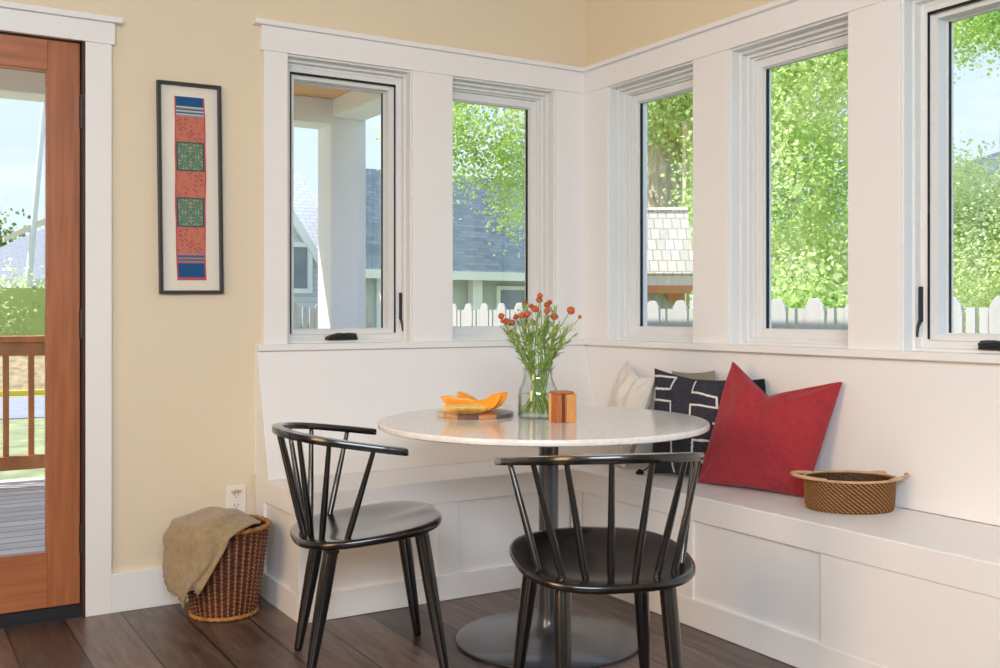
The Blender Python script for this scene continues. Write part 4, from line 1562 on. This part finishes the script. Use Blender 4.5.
# screen of garden shrubs behind the side fence
for i, (x, y, z, rx, rz_b, m, lab) in enumerate(((3.4, 1.9, 0.6, 0.55, 0.75, M_lf2, 'bushy shrub behind the fence below the middle window tree'), (8.4, 1.6, 0.5, 1.3, 1.2, M_lf3, 'broad pale shrub behind the fence in the far right window'),
                                                (7.3, 4.6, 0.6, 0.8, 1.0, M_lf4, 'darker green shrub between the two right hand trees'))):
    t = thing('garden_shrub', lab, 'shrub', (x, y, GZ), 0, 'shrubs behind the side fence')
    MB().tube([(x, y, GZ), (x, y, z)], [0.04, 0.015], 8).build('stem', M_bark, t, smooth=180)
    crown('foliage', m, [(x, y, z, rx, rx, rz_b, 1)], 8000, 0.055, t, 30 + i, 0.4)
# hedge on the bank across the road
t = thing('hedge', 'clipped yellow green hedge on the bank across the road', 'hedge', (-4, 22.3, 0.5))
MB().box(-30, 1.4, 22.0, 23.2, 0.35, 1.66).build('branches', mat('hedge_inner_twigs', (172, 188, 112), 0.95, 0.1), t)
crown('foliage', M_lf2, [(-30 + 1.3 * k, 22.6, 1.0, 0.9, 0.78, 0.85, 1) for k in range(24)], 30000, 0.09, t, 41, 0.85)


# ------------------------------------------------------------------ neighbour houses
def shingle(name, c, rows_, wd, axis_rot=0, amt=0.5):
    m = bpy.data.materials.new(name)
    m.use_nodes = True
    nt = m.node_tree
    bs = nt.nodes['Principled BSDF']
    bs.inputs['Roughness'].default_value = 0.9
    tc = nt.nodes.new('ShaderNodeTexCoord')
    br = nt.nodes.new('ShaderNodeTexBrick')
    br.inputs['Scale'].default_value = 1
    br.inputs['Brick Width'].default_value = wd
    br.inputs['Row Height'].default_value = rows_
    br.inputs['Mortar Size'].default_value = rows_ * 0.05
    cl = lin(*c)
    br.inputs['Color1'].default_value = tuple(x * (1 - amt * .5) for x in cl[:3]) + (1,)
    br.inputs['Color2'].default_value = tuple(min(1, x * (1 + amt * .5)) for x in cl[:3]) + (1,)
    br.inputs['Mortar'].default_value = tuple(x * 0.6 for x in cl[:3]) + (1,)
    nt.links.new(tc.outputs['UV'], br.inputs['Vector'])
    nt.links.new(br.outputs['Color'], bs.inputs['Base Color'])
    MATS[name] = m
    return m


def uv_planar(o):
    """UV in metres along each face's own horizontal and slope directions."""
    me = o.data
    uvl = me.uv_layers.new(name='UVMap')
    for p in me.polygons:
        n = p.normal
        h = Vector((0, 0, 1)).cross(n)
        h = h.normalized() if h.length > 1e-4 else Vector((1, 0, 0))
        v = n.cross(h)
        for li in p.loop_indices:
            c = me.vertices[me.loops[li].vertex_index].co
            uvl.data[li].uv = (c.dot(h), c.dot(v))


M_slate = shingle('grey_roof_shingles', (92, 106, 114), 0.16, 0.3)
M_pale = shingle('pale_roof_shingles', (204, 205, 210), 0.16, 0.3, amt=0.10)
M_shed = shingle('weathered_cedar_shingles', (206, 194, 180), 0.125, 0.085, amt=0.3)
M_side = shingle('grey_clapboard', (206, 212, 218), 0.14, 6.0, amt=0.1)
M_houset = mat('house_white_trim', (236, 236, 234), 0.6, 0.3)
M_pane = mat('dark_window_pane', (120, 132, 146), 0.1, 0.6)


def slab(b, pts, th=0.12):
    """thin roof slab from 4 points."""
    P = np.array(pts, float)
    n = np.cross(P[1] - P[0], P[3] - P[0])
    n /= np.linalg.norm(n)
    if n[2] < 0:
        n = -n
    Q = P - n * th
    o = len(b.v)
    b.v.extend(map(tuple, P))
    b.v.extend(map(tuple, Q))
    for q in ((0, 1, 2, 3), (7, 6, 5, 4), (0, 4, 5, 1), (1, 5, 6, 2), (2, 6, 7, 3), (3, 7, 4, 0)):
        b.f.append([o + k for k in q])
        b.m.append(0)
    return b


# house seen through the left windows: gabled block plus a lower wing with a long dark roof
t = thing('neighbour_house', 'grey neighbour house with white gable trim and long dark roof behind the far fence', 'house', (6.5, 20, GZ))
b = MB()
b.prism([(2.2, GZ), (6.3, GZ), (6.3, 2.05), (4.25, 5.2), (2.2, 2.05)], 'y', 19.2, 21.2)
o = b.build('gable_wall', M_side, t)
uv_planar(o)
b = MB().box(6.3, 15.5, 17.6, 24, GZ, 2.05)
o = b.build('wing_wall', mat('wing_grey_green', (186, 194, 190), 0.8, 0.2), t)
b = MB()
slab(b, [(1.75, 19.08, 1.45), (4.25, 19.08, 5.3), (4.25, 21.3, 5.3), (1.75, 21.3, 1.45)])
slab(b, [(4.25, 19.08, 5.3), (6.75, 19.08, 1.45), (6.75, 21.3, 1.45), (4.25, 21.3, 5.3)])
slab(b, [(0.5, 20.4, 2.3), (8.0, 20.4, 2.3), (6.9, 24.5, 5.9), (1.5, 24.5, 5.9)])
o = b.build('gable_roof', M_pale, t)
uv_planar(o)
b = MB()
slab(b, [(6.2, 17.1, 2.05), (16, 17.1, 2.05), (16, 21, 4.9), (7.4, 21, 4.9)])
slab(b, [(7.4, 25.0, 2.05), (16, 25.0, 2.05), (16, 21, 4.9), (7.4, 21, 4.9)])
o = b.build('wing_roof', M_slate, t)
uv_planar(o)
for s_ in (-1, 1):
    b = MB()
    slab(b, [(4.25, 18.78, 5.36), (4.25 + s_ * 2.55, 18.78, 1.44), (4.25 + s_ * 2.55, 18.78, 1.16), (4.25, 18.78, 5.05)][::1], 0.0)
    b.v = []
    b.f = []
    b.m = []
    x0, z0, x1, z1 = 4.25, 5.34, 4.25 + s_ * 2.55, 1.42
    b.prism([(x0, z0), (x1, z1), (x1, z1 - 0.30), (x0, z0 - 0.34)] if s_ > 0 else [(x0, z0), (x0, z0 - 0.34), (x1, z1 - 0.30), (x1, z1)], 'y', 19.02, 19.12)
    b.build('rake_board', M_houset, t)
MB().box(6.2, 16, 17.02, 17.10, 1.86, 2.06).build('eave_board', M_houset, t)
for x in (6.9, 9.3, 11.8):
    MB().box(x, x + 0.26, 17.3, 17.56, GZ, 1.88).build('porch_post', M_houset, t)
b = MB()
ring(b, lambda s, d, z: (s, d, z), 5.20, 5.95, 1.55, 2.75, 0.11, 19.10, 19.22)
wf = b.build('window', M_houset, t)
MB().box(5.30, 5.85, 19.16, 19.2, 1.65, 2.65).build('pane', M_pane, wf)
b = MB()
ring(b, lambda s, d, z: (s, d, z), 10.1, 11.3, 0.6, 1.75, 0.10, 17.52, 17.62)
wf = b.build('window', M_houset, t)
MB().box(10.2, 11.2, 17.56, 17.6, 0.7, 1.65).build('pane', M_pane, wf)

# low roofed building across the road (through the door)
t = thing('low_grey_roofed_building', 'low building with pale grey roof beyond the hedge outside the door', 'house', (-1.5, 31, GZ))
MB().box(-7, 3.2, 29.4, 34, GZ, 2.0).build('wall', mat('low_building_wall', (206, 204, 200), 0.8, 0.2), t)
b = MB()
slab(b, [(-1.6, 28.7, 2.05), (3.8, 28.7, 2.05), (3.8, 31.6, 3.75), (1.6, 31.6, 3.75)])
slab(b, [(-1.6, 34.5, 2.05), (3.8, 34.5, 2.05), (3.8, 31.6, 3.75), (1.6, 31.6, 3.75)])
slab(b, [(-1.6, 28.7, 2.05), (1.6, 31.6, 3.75), (-1.6, 34.5, 2.05), (-1.62, 31.6, 2.05)])
slab(b, [(-7.3, 28.7, 2.0), (-1.6, 28.7, 2.05), (-1.6, 34.5, 2.05), (-7.3, 34.5, 2.0)])
o = b.build('roof', shingle('smooth_grey_roof', (160, 162, 170), 0.16, 0.3, amt=0.06), t)
uv_planar(o)
MB().box(-7.3, 3.8, 28.62, 28.72, 1.84, 2.07).build('eave_board', M_houset, t)
b = MB().tube([(1.30, 28.2, 7.6), (0.86, 28.4, 1.9)], [0.07, 0.10], 10)
t = thing('leaning_pole', 'slender pale pole leaning above the grey roof outside the door', 'pole', (0.7, 28.4, GZ))
b.tube([(0.86, 28.4, 1.9), (0.72, 28.4, GZ)], [0.10, 0.10], 10)
b.build('shaft', M_houset, t, smooth=60)
MB().prism([(0.20, 3.10), (1.5, 3.75), (1.5, 3.95), (0.20, 3.25)], 'y', 28.3, 28.5).build('crossarm', mat('pole_tan_wood', (240, 222, 196), 0.7, 0.2), t)

# shed with shingled roof behind the side fence
t = thing('garden_shed', 'small garden shed with weathered shingle roof and orange fascia behind the side fence', 'shed', (3.9, 3.5, GZ))
ux, uy = 0.857, -0.515
sd = (3.15, 3.62)


def shd(a, d, z):
    return (sd[0] + ux * a + 0.515 * d, sd[1] + uy * a + 0.857 * d, z)


b = MB()
slab(b, [shd(-0.66, 0, 1.46), shd(0.62, 0, 1.46), shd(0.62, 0.42, 2.12), shd(-0.66, 0.42, 2.12)], 0.05)
slab(b, [shd(-0.66, 0.84, 1.46), shd(0.62, 0.84, 1.46), shd(0.62, 0.42, 2.12), shd(-0.66, 0.42, 2.12)], 0.05)
o = b.build('roof', M_shed, t)
uv_planar(o)
M_fas = mat('orange_cedar_fascia', (204, 122, 72), 0.6, 0.2)
b = MB()
o0 = len(b.v)
for d in (0.02, 0.06):
    for a_, z in ((-0.62, 1.275), (0.6, 1.275), (0.6, 1.348), (-0.62, 1.348)):
        b.v.append(shd(a_, d, z))
for q in ((0, 1, 2, 3), (7, 6, 5, 4), (0, 4, 5, 1), (1, 5, 6, 2), (2, 6, 7, 3), (3, 7, 4, 0)):
    b.f.append([o0 + k for k in q])
    b.m.append(0)
b.build('fascia', M_fas, t)
b = MB()
for d in (0.035, 0.075):
    for a_, z in ((-0.62, 1.349), (0.6, 1.349), (0.6, 1.46), (-0.62, 1.46)):
        b.v.append(shd(a_, d, z))
for q in ((0, 1, 2, 3), (7, 6, 5, 4), (0, 4, 5, 1), (1, 5, 6, 2), (2, 6, 7, 3), (3, 7, 4, 0)):
    b.f.append(list(q))
    b.m.append(0)
b.build('frieze_board', mat('shed_frieze_board', (232, 212, 194), 0.7, 0.2, noise=(5, .12, (6, 6, .8))), t)
for a0 in (0.0, 0.36):
    b = MB()
    for d in (0.06, 0.10):
        for a_, z in ((a0, 1.276), (a0 + 0.14, 1.276), (a0 + 0.12, 1.205), (a0 + 0.02, 1.205)):
            b.v.append(shd(a_, d, z))
    for q in ((0, 1, 2, 3), (7, 6, 5, 4), (0, 4, 5, 1), (1, 5, 6, 2), (2, 6, 7, 3), (3, 7, 4, 0)):
        b.f.append(list(q))
        b.m.append(0)
    b.build('bracket', M_fas, t)
b = MB()
for d in (0.10, 0.74):
    for a_, z in ((-0.45, GZ), (0.54, GZ), (0.54, 1.45), (-0.45, 1.45)):
        b.v.append(shd(a_, d, z))
for q in ((0, 1, 2, 3), (7, 6, 5, 4), (0, 4, 5, 1), (1, 5, 6, 2), (2, 6, 7, 3), (3, 7, 4, 0)):
    b.f.append(list(q))
    b.m.append(0)
b.build('wall', mat('shed_board_wall', (178, 168, 150), 0.8, 0.2, noise=(4, .15, (5, 5, .5))), t)

t = thing('utility_pole', 'tan timber pole standing beside the thick tree trunk', 'pole', (4.57, 4.44, GZ))
MB().box(4.545, 4.60, 4.41, 4.465, GZ, 3.15).build('shaft', mat('pole_timber', (206, 186, 156), 0.7, 0.2, noise=(6, .15, (5, 5, .5))), t)
t = thing('overhead_cable', 'thin overhead cable crossing the far right window', 'cable', (14, 6, 2.9))
MB().tube(catmull([(8.0, 9.0, 2.75), (14.0, 6.0, 2.35), (22, 0, 2.75)], 8), 0.012, 6).build('wire', mat('cable_grey', (120, 124, 130), 0.6, 0.3), t)

# gabled house far right
t = thing('gabled_house', 'pale house with steep grey gable above the trees in the far right window', 'house', (27, 13, GZ))
b = MB()
gd = np.array([0.857, -0.515])


def gh(a, d, z):
    return (25.6 + 0.857 * a + 0.515 * d, 13.9 - 0.515 * a + 0.857 * d, z)


b.v = [gh(-2.2, 0, GZ), gh(2.2, 0, GZ), gh(2.2, 0, 3.3), gh(0, 0, 5.8), gh(-2.2, 0, 3.3), gh(-2.2, 5, GZ), gh(2.2, 5, GZ), gh(2.2, 5, 3.3), gh(0, 5, 5.8), gh(-2.2, 5, 3.3)]
b.f = [[0, 1, 2, 3, 4], [9, 8, 7, 6, 5], [0, 5, 6, 1], [1, 6, 7, 2], [4, 9, 5, 0], [2, 7, 8, 3], [3, 8, 9, 4]]
b.m = [0] * 7
o = b.build('wall', M_side, t)
uv_planar(o)
b = MB()
slab(b, [gh(-2.6, -0.4, 2.98), gh(0, -0.4, 5.95), gh(0, 5.3, 5.95), gh(-2.6, 5.3, 2.98)])
slab(b, [gh(0, -0.4, 5.95), gh(2.6, -0.4, 2.98), gh(2.6, 5.3, 2.98), gh(0, 5.3, 5.95)])
o = b.build('roof', M_slate, t)
uv_planar(o)
for s_ in (-1, 1):
    b = MB()
    b.v = [gh(0, -0.46, 5.97), gh(s_ * 2.62, -0.46, 2.97), gh(s_ * 2.62, -0.46, 2.70), gh(0, -0.46, 5.66), gh(0, -0.40, 5.97), gh(s_ * 2.62, -0.40, 2.97), gh(s_ * 2.62, -0.40, 2.70), gh(0, -0.40, 5.66)]
    b.f = [[0, 1, 2, 3], [7, 6, 5, 4], [0, 4, 5, 1], [1, 5, 6, 2], [2, 6, 7, 3], [3, 7, 4, 0]]
    b.m = [0] * 6
    b.build('rake_board', M_houset, t)
